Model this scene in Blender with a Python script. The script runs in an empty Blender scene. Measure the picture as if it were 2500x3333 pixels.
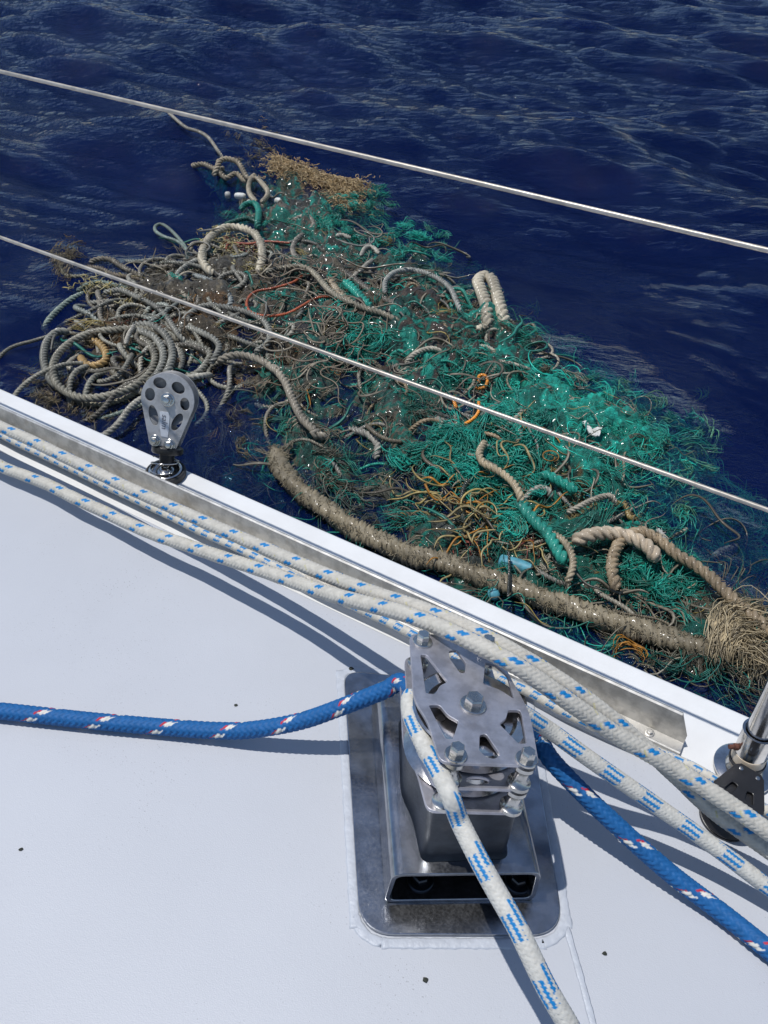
import bpy, bmesh, math, random
import numpy as np
from mathutils import Vector, Matrix
random.seed(7); rng = np.random.default_rng(11)
PI = math.pi
S = bpy.context.scene
COL = S.collection

# ------------------------------------------------------------------ camera
H = 0.75; FPX = 2743.0
PITCH = math.radians(40); ROLL = math.radians(3)
fw = np.array([0, math.cos(PITCH), -math.sin(PITCH)])
R0 = np.array([1., 0, 0]); U0 = np.array([0, math.sin(PITCH), math.cos(PITCH)])
RV = R0*math.cos(ROLL) + U0*math.sin(ROLL)
UV = -R0*math.sin(ROLL) + U0*math.cos(ROLL)
CAM0 = np.array([0, 0, H])
cam = bpy.data.cameras.new('camera'); co = bpy.data.objects.new('camera', cam); COL.objects.link(co)
co.matrix_world = Matrix(((RV[0], UV[0], -fw[0], 0), (RV[1], UV[1], -fw[1], 0), (RV[2], UV[2], -fw[2], H), (0, 0, 0, 1)))
cam.sensor_fit = 'HORIZONTAL'; cam.sensor_width = 36; cam.lens = 36*FPX/2500
cam.clip_start = 0.01; cam.clip_end = 3000
S.camera = co
S.render.resolution_x = 768; S.render.resolution_y = 1024

# ------------------------------------------------------------------ light
LDIR = Vector((0.30, -0.017, -1)).normalized()
w = bpy.data.worlds.new('World'); S.world = w; w.use_nodes = True
nt = w.node_tree; bg = nt.nodes['Background']
sky = nt.nodes.new('ShaderNodeTexSky'); sky.sky_type = 'NISHITA'; sky.sun_disc = False
sky.sun_elevation = math.asin(-LDIR.z); sky.sun_rotation = math.radians(270)
sky.air_density = 0.9; sky.dust_density = 0.25; sky.ozone_density = 1.0
nt.links.new(sky.outputs[0], bg.inputs[0]); bg.inputs[1].default_value = 0.11
sl = bpy.data.lights.new('sun', 'SUN'); sl.energy = 3.35; sl.angle = math.radians(0.5); sl.color = (1, .98, .95)
so = bpy.data.objects.new('sun', sl); COL.objects.link(so)
so.rotation_euler = LDIR.to_track_quat('-Z', 'Y').to_euler(); so.location = (-3, 0, 6)
S.view_settings.view_transform = 'Standard'; S.view_settings.look = 'None'
S.view_settings.exposure = 0.0; S.view_settings.gamma = 1; S.view_settings.use_curve_mapping = False

# ------------------------------------------------------------------ measuring helpers
def ray(u, v): return (u-1250)*RV + (1666.5-v)*UV + FPX*fw
def G(u, v, h=0.0):
    r = ray(u, v); return CAM0 + r*(h-H)/r[2]
DV = np.array([0.87518782, -0.48378329, 0]); NV = np.array([0.48378329, 0.87518782, 0])
def dn(d, n, z=0.0): return DV*d + NV*n + np.array([0, 0, z])
WL = -1.1                                   # mean water level below the deck
def Z(x0, y0, s, pts): return [(x0+x/s, y0+y/s) for x, y in pts]

# ------------------------------------------------------------------ scene helpers
def link(name, me, mats=None, parent=None):
    o = bpy.data.objects.new(name, me); COL.objects.link(o)
    if mats is not None:
        for m in (mats if isinstance(mats, (list, tuple)) else [mats]): me.materials.append(m)
    if parent is not None: o.parent = parent
    return o
def tag(o, label=None, cat=None, group=None, kind=None):
    if label: o['label'] = label
    if cat: o['category'] = cat
    if group: o['group'] = group
    if kind: o['kind'] = kind
    return o
def empty(name, loc=(0, 0, 0), M=None):
    o = bpy.data.objects.new(name, None); COL.objects.link(o); o.empty_display_size = .02
    if M is not None: o.matrix_world = M
    else: o.location = loc
    return o
def np_mesh(name, V, F, smooth=True, colors=None):
    V = np.asarray(V, dtype=np.float32); F = np.asarray(F, dtype=np.int32); k = F.shape[1]
    me = bpy.data.meshes.new(name)
    me.vertices.add(len(V)); me.vertices.foreach_set('co', V.ravel())
    me.loops.add(F.size); me.loops.foreach_set('vertex_index', F.ravel())
    me.polygons.add(len(F)); me.polygons.foreach_set('loop_start', np.arange(0, F.size, k, dtype=np.int32))
    me.polygons.foreach_set('loop_total', np.full(len(F), k, dtype=np.int32))
    me.update(calc_edges=True)
    if smooth: me.polygons.foreach_set('use_smooth', np.ones(len(F), dtype=bool))
    if colors is not None:
        a = me.color_attributes.new('col', 'FLOAT_COLOR', 'POINT')
        c = np.ones((len(V), 4), dtype=np.float32); c[:, :3] = colors; a.data.foreach_set('color', c.ravel())
    return me
def spline(P, step):
    P = np.asarray(P, float)
    if len(P) == 2: P = np.array([P[0], (P[0]+P[1])/2, P[1]])
    E = np.vstack([2*P[0]-P[1], P, 2*P[-1]-P[-2]])
    out = []
    for i in range(1, len(E)-2):
        p0, p1, p2, p3 = E[i-1], E[i], E[i+1], E[i+2]
        t = np.linspace(0, 1, 24, endpoint=False)[:, None]
        out.append(.5*((2*p1)+(-p0+p2)*t+(2*p0-5*p1+4*p2-p3)*t**2+(-p0+3*p1-3*p2+p3)*t**3))
    Q = np.vstack(out+[E[-2][None]])
    L = np.concatenate([[0], np.cumsum(np.linalg.norm(np.diff(Q, axis=0), axis=1))])
    n = max(3, int(L[-1]/step)+1); s = np.linspace(0, L[-1], n)
    return np.stack([np.interp(s, L, Q[:, k]) for k in range(3)], 1), s
def frames(Q):
    T = np.gradient(Q, axis=0); T /= np.linalg.norm(T, axis=1)[:, None]+1e-12
    N = np.zeros_like(T); ref = np.array([0, 0, 1.])
    if abs(T[0]@ref) > .95: ref = np.array([0, 1., 0])
    n = ref-T[0]*(T[0]@ref); n /= np.linalg.norm(n)
    for i in range(len(T)):
        n = n-T[i]*(T[i]@n); n /= np.linalg.norm(n)+1e-12; N[i] = n
    return T, N, np.cross(T, N)
def sweep(P, rad, seg, step, prof=None, colf=None, taper=True, twist=0.0):
    """tube along a spline; prof(theta,s)->radius factor ; colf(theta,s)->rgb"""
    Q, s = spline(P, step); T, N, B = frames(Q)
    th = np.linspace(0, 2*PI, seg, endpoint=False)
    TH, SS = np.meshgrid(th, s)
    r = np.full_like(TH, rad) if np.isscalar(rad) else rad(SS/s[-1])
    if prof is not None: r = r*prof(TH, SS)
    if taper:
        e = np.minimum(s, s[-1]-s)/(np.mean(r)*1.0); r = r*np.sqrt(np.clip(1-(1-np.clip(e, 0, 1))**2, .02, 1))[:, None]
    TA = TH+twist*SS
    V = Q[:, None, :]+r[..., None]*(np.cos(TA)[..., None]*N[:, None, :]+np.sin(TA)[..., None]*B[:, None, :])
    n, m = TH.shape
    i = np.arange(n-1)[:, None]*m; j = np.arange(m)[None, :]; j2 = (j+1) % m
    F = np.stack([i+j, i+j2, i+m+j2, i+m+j], -1).reshape(-1, 4)[:, ::-1]
    C = colf(TH, SS).reshape(-1, 3) if colf is not None else None
    return V.reshape(-1, 3), F, C
class Bag:
    """collects many swept pieces into one mesh"""
    def __init__(s): s.V = []; s.F = []; s.C = []; s.n = 0
    def add(s, V, F, C=None):
        s.V.append(V); s.F.append(F+s.n); s.n += len(V); s.C.append(np.broadcast_to(C, (len(V), 3)) if C is not None else np.ones((len(V), 3)))
    def mesh(s, name): return np_mesh(name, np.vstack(s.V), np.vstack(s.F), True, np.vstack(s.C))

# ------------------------------------------------------------------ materials
def new_mat(name):
    m = bpy.data.materials.new(name); m.use_nodes = True; t = m.node_tree
    return m, t, t.nodes['Principled BSDF']
def nd(t, kind, **kw):
    n = t.nodes.new(kind)
    for k, v in kw.items():
        if k in n.inputs.keys(): n.inputs[k].default_value = v
        else: setattr(n, k, v)
    return n
def mixcol(t, a, b, fac):
    m = t.nodes.new('ShaderNodeMix'); m.data_type = 'RGBA'
    for s, v in ((6, a), (7, b), (0, fac)):
        if hasattr(v, 'links'): t.links.new(v, m.inputs[s])
        elif s: m.inputs[s].default_value = (*v, 1) if len(v) == 3 else v
        else: m.inputs[s].default_value = v
    return m.outputs[2]
def ramp(t, src, p0, p1):
    r = t.nodes.new('ShaderNodeMapRange'); r.inputs[1].default_value = p0; r.inputs[2].default_value = p1
    t.links.new(src, r.inputs[0]); return r.outputs[0]
def noise(t, scale, detail=4, rough=.55, vec=None, stretch=None):
    n = t.nodes.new('ShaderNodeTexNoise'); n.inputs['Scale'].default_value = scale; n.inputs['Detail'].default_value = detail
    n.inputs['Roughness'].default_value = rough
    tc = t.nodes.new('ShaderNodeNewGeometry') if vec is None else None
    src = tc.outputs['Position'] if vec is None else vec
    if stretch:
        mp = t.nodes.new('ShaderNodeMapping'); mp.inputs['Scale'].default_value = stretch[:3]
        if len(stretch) > 3: mp.inputs['Rotation'].default_value[2] = stretch[3]
        t.links.new(src, mp.inputs[0]); src = mp.outputs[0]
    t.links.new(src, n.inputs['Vector']); return n.outputs['Fac']
def bump(t, src, strength, dist, b, chain=None):
    n = t.nodes.new('ShaderNodeBump'); n.inputs['Strength'].default_value = strength; n.inputs['Distance'].default_value = dist
    t.links.new(src, n.inputs['Height'])
    if chain is not None: t.links.new(chain, n.inputs['Normal'])
    if b is not None: t.links.new(n.outputs[0], b.inputs['Normal'])
    return n.outputs[0]

def mat_steel(name, base=(.55, .55, .57), rough=.28, stain=(.25, .2, .16), amount=.25, streak=None):
    m, t, b = new_mat(name); b.inputs['Metallic'].default_value = 1
    n1 = noise(t, 55, 5, .6); n2 = noise(t, 400, 3, .6, stretch=streak or (1, 1, 1))
    c = mixcol(t, base, tuple(x*.72 for x in base), ramp(t, n1, .42, .62))
    n3 = noise(t, 18, 6, .7)
    f = t.nodes.new('ShaderNodeMath'); f.operation = 'MULTIPLY'; t.links.new(ramp(t, n3, .58, .72), f.inputs[0]); f.inputs[1].default_value = amount
    c = mixcol(t, c, stain, f.outputs[0]); t.links.new(c, b.inputs['Base Color'])
    r = t.nodes.new('ShaderNodeMapRange'); r.inputs[3].default_value = rough*.7; r.inputs[4].default_value = rough*1.5
    t.links.new(n2, r.inputs[0]); t.links.new(r.outputs[0], b.inputs['Roughness'])
    bump(t, n1, .06, .002, b, bump(t, n2, .1, .0004, None))
    return m
M_plate = mat_steel('brushed_steel', (.54, .53, .57), .38)
M_plate.node_tree.nodes['Principled BSDF'].inputs['Metallic'].default_value = .8
M_pol = mat_steel('polished_steel', (.66, .64, .62), .16, amount=.5)
M_bolt = mat_steel('bolt_steel', (.62, .61, .58), .22, stain=(.35, .2, .1), amount=.6)
M_base = mat_steel('weathered_steel', (.42, .43, .455), .20, stain=(.5, .5, .5), amount=.25)
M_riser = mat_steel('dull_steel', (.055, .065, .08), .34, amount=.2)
M_alu = mat_steel('oxidised_aluminium', (.66, .64, .60), .42, stain=(.4, .34, .26), amount=.5)
M_cheek = mat_steel('satin_steel', (.50, .485, .47), .42, amount=.3)
M_cheek.node_tree.nodes['Principled BSDF'].inputs['Metallic'].default_value = .55
M_sheave = mat_steel('dark_sheave', (.20, .20, .20), .45, amount=.3)
M_sheave.node_tree.nodes['Principled BSDF'].inputs['Metallic'].default_value = .4
M_wire = mat_steel('wire_steel', (.50, .46, .40), .40, amount=.3)
M_wire.node_tree.nodes['Principled BSDF'].inputs['Metallic'].default_value = .6

def mat_plain(name, c, rough=.5, n_scale=60, var=.25, bmp=0, spec=.5, c2=None, coat=0):
    m, t, b = new_mat(name)
    n1 = noise(t, n_scale, 5, .6)
    col = mixcol(t, c, c2 or tuple(x*(1-var) for x in c), ramp(t, n1, .35, .65)); t.links.new(col, b.inputs['Base Color'])
    b.inputs['Roughness'].default_value = rough; b.inputs['Specular IOR Level'].default_value = spec; b.inputs['Coat Weight'].default_value = coat
    if bmp: bump(t, n1, bmp, .002, b)
    return m
M_black = mat_plain('black_plastic', (.018, .018, .02), .35, 80, .3)
M_rubber = mat_plain('black_rubber', (.03, .03, .032), .6, 80, .3)
M_tape = mat_plain('dirty_white_tape', (.72, .66, .55), .6, 40, .4, .3, c2=(.5, .38, .26))
M_sticker = mat_plain('silver_sticker', (.55, .57, .60), .35, 90, .1)
M_ink = mat_plain('grey_ink', (.13, .13, .15), .6, 90, .1)
M_rust = mat_plain('rust', (.14, .05, .03), .8, 200, .5, .5)
M_chip = mat_plain('dark_chip', (.03, .035, .025), .8, 200, .5)

# non-skid deck paint
M_deck, t, b = new_mat('nonskid_paint')
nA = noise(t, 3.2, 6, .62); nB = noise(t, 900, 2, .6); nC = noise(t, 230, 3, .7)
c = mixcol(t, (.492, .506, .538), (.462, .476, .508), ramp(t, nA, .35, .65))
vor = t.nodes.new('ShaderNodeTexVoronoi'); vor.inputs['Scale'].default_value = 260
g = t.nodes.new('ShaderNodeNewGeometry'); t.links.new(g.outputs['Position'], vor.inputs['Vector'])
dots = ramp(t, vor.outputs['Distance'], .16, .10); nD = noise(t, 5, 5, .7)
mm = t.nodes.new('ShaderNodeMath'); mm.operation = 'MULTIPLY'; t.links.new(dots, mm.inputs[0]); t.links.new(ramp(t, nD, .47, .66), mm.inputs[1])
mm2 = t.nodes.new('ShaderNodeMath'); mm2.operation = 'MULTIPLY'; t.links.new(mm.outputs[0], mm2.inputs[0]); mm2.inputs[1].default_value = .85
nG = noise(t, 1.9, 7, .75); gm = nd(t, 'ShaderNodeMath', operation='MULTIPLY'); t.links.new(ramp(t, nG, .52, .74), gm.inputs[0]); t.links.new(ramp(t, noise(t, 320, 2, .6), .45, .62), gm.inputs[1])
gm2 = nd(t, 'ShaderNodeMath', operation='MULTIPLY'); t.links.new(gm.outputs[0], gm2.inputs[0]); gm2.inputs[1].default_value = .30
c = mixcol(t, c, (.30, .30, .31), gm2.outputs[0])
c = mixcol(t, c, (.2, .2, .2), mm2.outputs[0]); t.links.new(c, b.inputs['Base Color'])
b.inputs['Roughness'].default_value = .5
bump(t, nC, .16, .0010, b, bump(t, nB, .35, .0006, None))
M_gel, t, b = new_mat('white_gelcoat')
n1 = noise(t, 14, 5, .6)
t.links.new(mixcol(t, (.76, .76, .75), (.70, .695, .68), ramp(t, n1, .4, .7)), b.inputs['Base Color']); b.inputs['Roughness'].default_value = .22
M_seal = mat_plain('painted_sealant', (.49, .515, .56), .42, 120, .12, .6)

def mat_vcol(name, rough, nscale, var, bmp, coat=0., spec=.5, fine=0, bd=.003):
    m, t, b = new_mat(name)
    a = t.nodes.new('ShaderNodeAttribute'); a.attribute_name = 'col'
    n1 = noise(t, nscale, 5, .65)
    dark = t.nodes.new('ShaderNodeVectorMath'); dark.operation = 'SCALE'; dark.inputs['Scale'].default_value = 1-var
    t.links.new(a.outputs['Color'], dark.inputs[0])
    t.links.new(mixcol(t, a.outputs['Color'], dark.outputs[0], ramp(t, n1, .35, .65)), b.inputs['Base Color'])
    b.inputs['Roughness'].default_value = rough; b.inputs['Coat Weight'].default_value = coat; b.inputs['Coat Roughness'].default_value = .12
    b.inputs['Specular IOR Level'].default_value = spec
    ch = None
    if fine: ch = bump(t, noise(t, fine, 3, .6), .8 if fine < 1000 else .3, .002 if fine < 1000 else .0006, None)
    if bmp: bump(t, n1, bmp, bd, b, ch)
    elif ch is not None: t.links.new(ch, b.inputs['Normal'])
    return m
M_braid = mat_vcol('braided_polyester', .62, 90, .12, 0, spec=.35, fine=1500)
M_wetrope = mat_vcol('wet_weathered_rope', .6, 40, .35, .8, coat=.28, fine=260, bd=.0012)
M_net = mat_vcol('wet_net_fibre', .5, 30, .45, .3, coat=.10)

# ------------------------------------------------------------------ sea
NW = 64
_wr = np.random.default_rng(5)
_lam = np.exp(_wr.uniform(math.log(.18), math.log(3.8), NW)); _k = 2*PI/_lam
_base = math.atan2(NV[1], NV[0])+math.radians(8)
_dir = _base+_wr.normal(0, .55, NW); _ph = _wr.uniform(0, 2*PI, NW)
_amp = .0080*_lam**.90
_kx = _k*np.cos(_dir); _ky = _k*np.sin(_dir)
def calm(x, y):
    "how far the floating mass flattens the chop (1 = open water)"
    q = ((x-0.0)/1.8)**2+((y-3.2)/1.9)**2
    return .17+.83*np.clip((q-.5)/1.2, 0, 1)
def wave(x, y):
    x = np.asarray(x, float); y = np.asarray(y, float); z = np.zeros(np.broadcast(x, y).shape)
    c = calm(x, y)
    for i in range(NW):
        s = np.sin(_kx[i]*x+_ky[i]*y+_ph[i])
        sh = np.exp(1.3*(s-1))*1.7-.72                      # peaked crests, flat troughs
        z = z+_amp[i]*sh*(c if _lam[i] < 1.6 else .4+.6*c)
    return z
def on_sea(pts, off=0.0):
    """photo points -> 3D points on the water, following the waves"""
    out = []
    for i, p in enumerate(pts):
        P = G(p[0], p[1], WL); o = off[i] if hasattr(off, '__len__') else off
        for _ in range(3): P = G(p[0], p[1], WL+float(wave(P[0], P[1]))+o)
        out.append([P[0], P[1], WL+float(wave(P[0], P[1]))+o])
    return out

na, nr = 470, 540
ang = np.radians(np.concatenate([np.linspace(-100, -42, 40)[:-1], np.linspace(-42, 42, na), np.linspace(42, 100, 40)[1:]]))
rr = 1.25*np.exp(np.linspace(0, math.log(24), nr)); rr = np.concatenate([[.5, .8, 1.05], rr]); rr = np.concatenate([rr, 30*np.exp(np.linspace(.02, math.log(60), 60))])
A, R = np.meshgrid(ang, rr); X = R*np.sin(A); Y = R*np.cos(A)-.1
fade = np.clip(1-(R-18)/30, 0.15, 1)
Zw = WL+wave(X, Y)*fade
V = np.stack([X, Y, Zw], -1).reshape(-1, 3); n, m_ = X.shape
i = np.arange(n-1)[:, None]*m_; j = np.arange(m_-1)[None, :]
F = np.stack([i+j, i+j+1, i+m_+j+1, i+m_+j], -1).reshape(-1, 4)
M_sea = bpy.data.materials.new('sea_water'); M_sea.use_nodes = True; t = M_sea.node_tree; t.nodes.clear()
out = t.nodes.new('ShaderNodeOutputMaterial')
n1 = noise(t, 7, 7, .62, stretch=(.55, 1.5, 1, .5)); n2 = noise(t, 34, 5, .6, stretch=(.6, 1.3, 1, .5)); n3 = noise(t, 160, 3, .6)
n4 = noise(t, 70, 4, .7); pn = noise(t, 1.7, 5, .7); gp = t.nodes.new('ShaderNodeNewGeometry'); vd = nd(t, 'ShaderNodeVectorMath', operation='DISTANCE'); t.links.new(gp.outputs['Position'], vd.inputs[0]); vd.inputs[1].default_value = (0, 3.0, WL)
nr_ = ramp(t, vd.outputs['Value'], 2.9, 1.9); near = nd(t, 'ShaderNodeMath', operation='MULTIPLY'); t.links.new(ramp(t, pn, .48, .56), near.inputs[0]); t.links.new(nr_, near.inputs[1])
pm = near.outputs[0]
dm = nd(t, 'ShaderNodeMath', operation='MULTIPLY'); t.links.new(n4, dm.inputs[0]); t.links.new(pm, dm.inputs[1])
nrm = bump(t, n1, .85, .032, None); nrm = bump(t, n2, .8, .009, None, nrm); nrm = bump(t, n3, .15, .0005, None, nrm); nrm = bump(t, dm.outputs[0], 1, .014, None, nrm)
fr = nd(t, 'ShaderNodeFresnel', IOR=1.33); t.links.new(nrm, fr.inputs['Normal'])
gl = nd(t, 'ShaderNodeBsdfGlossy', Roughness=.02); gl.inputs['Color'].default_value = (.48, .52, .60, 1); t.links.new(nrm, gl.inputs['Normal'])
tr = t.nodes.new('ShaderNodeBsdfTransparent'); tr.inputs[0].default_value = (.86, .95, .97, 1)
df = t.nodes.new('ShaderNodeBsdfDiffuse'); df.inputs[0].default_value = (.0020, .0120, .090, 1)
mx = t.nodes.new('ShaderNodeMixShader'); mx.inputs[0].default_value = .34; t.links.new(tr.outputs[0], mx.inputs[1]); t.links.new(df.outputs[0], mx.inputs[2])
mx2 = t.nodes.new('ShaderNodeMixShader'); t.links.new(fr.outputs[0], mx2.inputs[0]); t.links.new(mx.outputs[0], mx2.inputs[1]); t.links.new(gl.outputs[0], mx2.inputs[2])
t.links.new(mx2.outputs[0], out.inputs['Surface'])
va = t.nodes.new('ShaderNodeVolumeAbsorption'); va.inputs['Color'].default_value = (.05, .62, .86, 1); va.inputs['Density'].default_value = 1.6
t.links.new(va.outputs[0], out.inputs['Volume'])
sea = tag(link('sea', np_mesh('sea', V, F), M_sea), kind='structure')
M_bed, t, b = new_mat('deep_water'); b.inputs['Base Color'].default_value = (.012, .05, .26, 1); b.inputs['Roughness'].default_value = 1; b.inputs['Specular IOR Level'].default_value = 0
me = np_mesh('deep_water', [(-1900, -300, WL-4), (1900, -300, WL-4), (1900, 1900, WL-4), (-1900, 1900, WL-4)], [(0, 1, 2, 3)], False)
tag(link('deep_water', me, M_bed), kind='structure')

# ------------------------------------------------------------------ deck and hull
NSK = .590; EDGE = .708
def extrude_dn(name, prof, d0, d1, mat, parent=None, smooth=False, nseg=1):
    """profile [(n,z)...] closed, swept along the boat's side from d0 to d1"""
    ds = np.linspace(d0, d1, nseg+1); V = []
    for d in ds: V += [dn(d, a, z) for a, z in prof]
    k = len(prof); F = []
    bm = bmesh.new(); vs = [bm.verts.new(v) for v in V]
    for s in range(nseg):
        for q in range(k): bm.faces.new((vs[s*k+q], vs[s*k+(q+1) % k], vs[(s+1)*k+(q+1) % k], vs[(s+1)*k+q]))
    bm.faces.new(vs[:k][::-1]); bm.faces.new(vs[-k:]); bmesh.ops.recalc_face_normals(bm, faces=bm.faces)
    me = bpy.data.meshes.new(name); bm.to_mesh(me); bm.free()
    if smooth: me.polygons.foreach_set('use_smooth', np.ones(len(me.polygons), dtype=bool))
    return link(name, me, mat, parent)
arc = [(EDGE-.008+.008*math.sin(a), -.008+.008*math.cos(a)) for a in np.linspace(0, PI/2, 7)]
hull = extrude_dn('hull', [(-1.5, -.02), (-1.5, -.004)]+[(NSK+.02, -.004)]+arc[:]+[(EDGE+.012, -.5), (EDGE-.02, -1.0), (EDGE-.12, -1.6), (-1.5, -1.6)], -4.5, 3.5, M_gel)
for p in hull.data.polygons: p.use_smooth = False
tag(hull, kind='structure')
deck = extrude_dn('deck', [(-1.4, -.003), (-1.4, 0), (NSK-.0015, 0), (NSK, -.0008), (NSK, -.003)], -4.4, 3.4, M_deck); tag(deck, kind='structure')

def boxmesh(bm, M, sx, sy, sz):
    r = bmesh.ops.create_cube(bm, size=1, matrix=M @ Matrix.Diagonal((sx, sy, sz, 1))); return r['verts']
def fin(name, bm, mat, parent=None, smooth=True, bevel=0, angle=40):
    me = bpy.data.meshes.new(name); bm.to_mesh(me); bm.free()
    if smooth:
        me.polygons.foreach_set('use_smooth', np.ones(len(me.polygons), dtype=bool))
        me.set_sharp_from_angle(angle=math.radians(angle))
    o = link(name, me, mat, parent)
    if bevel:
        m = o.modifiers.new('bevel', 'BEVEL'); m.width = bevel; m.segments = 2; m.limit_method = 'ANGLE'; m.harden_normals = False
    return o
def lathe(name, prof, mat, parent=None, M=Matrix(), seg=32, angle=35):
    """profile [(r,z)...] turned round local z"""
    bm = bmesh.new(); rings = []
    for r, z in prof:
        rings.append([bm.verts.new(M @ Vector((r*math.cos(a), r*math.sin(a), z))) for a in np.linspace(0, 2*PI, seg, endpoint=False)])
    for a, b_ in zip(rings, rings[1:]):
        for q in range(seg): bm.faces.new((a[q], a[(q+1) % seg], b_[(q+1) % seg], b_[q]))
    bm.faces.new(rings[0][::-1]); bm.faces.new(rings[-1])
    bmesh.ops.recalc_face_normals(bm, faces=bm.faces)
    return fin(name, bm, mat, parent, True, 0, angle)
def roundpoly(pts, r=.003, k=5):
    out = []; n = len(pts)
    for i in range(n):
        p = np.array(pts[i][:2], float); a = np.array(pts[i-1][:2], float)-p; c = np.array(pts[(i+1) % n][:2], float)-p
        la, lc = np.linalg.norm(a), np.linalg.norm(c); rr_ = min(pts[i][2] if len(pts[i]) > 2 else r, la*.48, lc*.48)
        A_ = p+a/la*rr_; C_ = p+c/lc*rr_
        for t_ in np.linspace(0, 1, k): out.append(tuple((1-t_)**2*A_+2*t_*(1-t_)*p+t_**2*C_))
    return out
def plate(name, outline, holes, z0, z1, mat, parent, bev=.0005):
    """flat plate with real openings, built from filled curves"""
    cu = bpy.data.curves.new(name, 'CURVE'); cu.dimensions = '2D'; cu.fill_mode = 'BOTH'
    for poly in [outline]+holes:
        sp = cu.splines.new('POLY'); sp.points.add(len(poly)-1)
        for q, (x, y) in enumerate(poly): sp.points[q].co = (x, y, 0, 1)
        sp.use_cyclic_u = True
    cu.extrude = (z1-z0)/2-bev; cu.bevel_depth = bev; cu.bevel_resolution = 1; cu.offset = -bev
    tmp = bpy.data.objects.new('tmp', cu); COL.objects.link(tmp)
    dg = bpy.context.evaluated_depsgraph_get(); me = bpy.data.meshes.new_from_object(tmp.evaluated_get(dg))
    bpy.data.objects.remove(tmp)
    me.transform(Matrix.Translation((0, 0, (z0+z1)/2)))
    me.materials.clear(); me.name = name
    for p in me.polygons: p.use_smooth = False
    return link(name, me, mat, parent)
def circ(x, y, r, n=28, ry=None, rot=0):
    return [(x+r*math.cos(a)*math.cos(rot)-(ry or r)*math.sin(a)*math.sin(rot), y+r*math.cos(a)*math.sin(rot)+(ry or r)*math.sin(a)*math.cos(rot)) for a in np.linspace(0, 2*PI, n, endpoint=False)]
def hexbolt(name, loc, r, h, mat, parent, washer=1.5, rot=.3, M=Matrix()):
    Mx = M @ Matrix.Translation(loc)
    prof = [(r*washer, 0), (r*washer, h*.16), (r*washer*.95, h*.22), (r*1.02, h*.22)]
    w_ = lathe(name, prof, mat, parent, Mx, 28)
    bm = bmesh.new(); rs = []
    for (q, z) in ((1, .2), (1, .82), (.86, 1.0)):
        rs.append([bm.verts.new(Mx @ Vector((r*q*math.cos(a+rot), r*q*math.sin(a+rot), h*z))) for a in np.linspace(0, 2*PI, 6, endpoint=False)])
    for a, b_ in zip(rs, rs[1:]):
        for q in range(6): bm.faces.new((a[q], a[(q+1) % 6], b_[(q+1) % 6], b_[q]))
    bm.faces.new(rs[-1]); bm.faces.new(rs[0][::-1]); bmesh.ops.recalc_face_normals(bm, faces=bm.faces)
    hd = fin('bolt_head', bm, mat, w_, False, .0004)
    return w_

# toe rail: web outboard, shallow channel and lip inboard
NR = .6105
prof = [(NR, .001), (NR, .0062), (NR+.002, .0066), (NR+.004, .0045), (NR+.017, .0042), (NR+.0185, .016), (NR+.0205, .0395), (NR+.0225, .0410), (NR+.0245, .0400), (NR+.0242, .001)]
tr_root = empty('toe_rail', dn(-1, NR+.012, 0))
P_end = G(2225, 2420, 0)@DV
tr = extrude_dn('rail_extrusion', prof, -4.0, P_end, M_alu)
# chamfered end of the web
for v in tr.data.vertices:
    d = v.co.x*DV[0]+v.co.y*DV[1]
    if d > P_end-.01 and v.co.z > .03: v.co.x -= DV[0]*.012; v.co.y -= DV[1]*.012
tr.parent = tr_root; tr.matrix_parent_inverse = Matrix.Translation(-tr_root.location)
tag(tr_root, 'long grey aluminium toe rail with upright web along the white deck edge', 'rail')
q = hexbolt('screw', tuple(dn(P_end-.035, NR+.010, .0046)), .0035, .003, M_alu, tr_root); q.matrix_parent_inverse = Matrix.Translation(-tr_root.location)

# ------------------------------------------------------------------ braided deck ropes
def braid(N, P, amp=.085, trA=None, trB=None, base=(.62, .60, .55), mode='patch', plies=2, period=None, wlen=None, cols=(0, 2, 4), seed=0):
    def pat(TH, SS):
        a = N*TH/(2*PI)+N*SS/P+seed; b_ = -N*TH/(2*PI)+N*SS/P
        i = np.floor(a); j = np.floor(b_); fa = a-i; fb = b_-j
        q = np.mod(i-j, 4); A_ = q < 2
        return i, j, fa, fb, q, A_
    def prof(TH, SS):
        i, j, fa, fb, q, A_ = pat(TH, SS)
        ac = np.where(A_, fa, fb)
        # position along the float (two cells)
        tA = (1-fb+np.where(q < 1, 0, 1))/2; tB = (fa+np.where(q < 3, 0, 1))/2
        al = np.where(A_, tA, tB)
        h = np.sin(PI*ac)**.6*(.80+.20*np.abs(np.cos(PI*plies*ac)))*(.55+.45*np.sin(PI*np.clip(al, 0, 1))**.5)
        return 1-amp+amp*h
    def colf(TH, SS):
        i, j, fa, fb, q, A_ = pat(TH, SS)
        c = np.empty(TH.shape+(3,)); c[:] = base
        rs = np.random.default_rng(3); tone = rs.uniform(.9, 1.06, 64)
        c *= np.where(A_, tone[np.mod(i, 64).astype(int)], tone[np.mod(j+31, 64).astype(int)])[..., None]
        if mode == 'patch':
            for idx, colr, lo, hi in (trA or []):
                m_ = A_ & (np.mod(i, N) == idx) & (fa >= lo) & (fa <= hi); c[m_] = colr
            for idx, colr, lo, hi in (trB or []):
                m_ = (~A_) & (np.mod(j, N) == idx) & (fb >= lo) & (fb <= hi); c[m_] = colr
        else:
            colm = np.floor(np.mod(i-j, 2*N)/2)
            tt = np.mod(SS+.004*colm*0+TH*.0015, period)
            m_ = np.isin(colm, cols) & (tt < wlen)
            c[m_] = trA[0][1]
        return c
    return prof, colf
BLUE = (.003, .20, .50)
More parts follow.
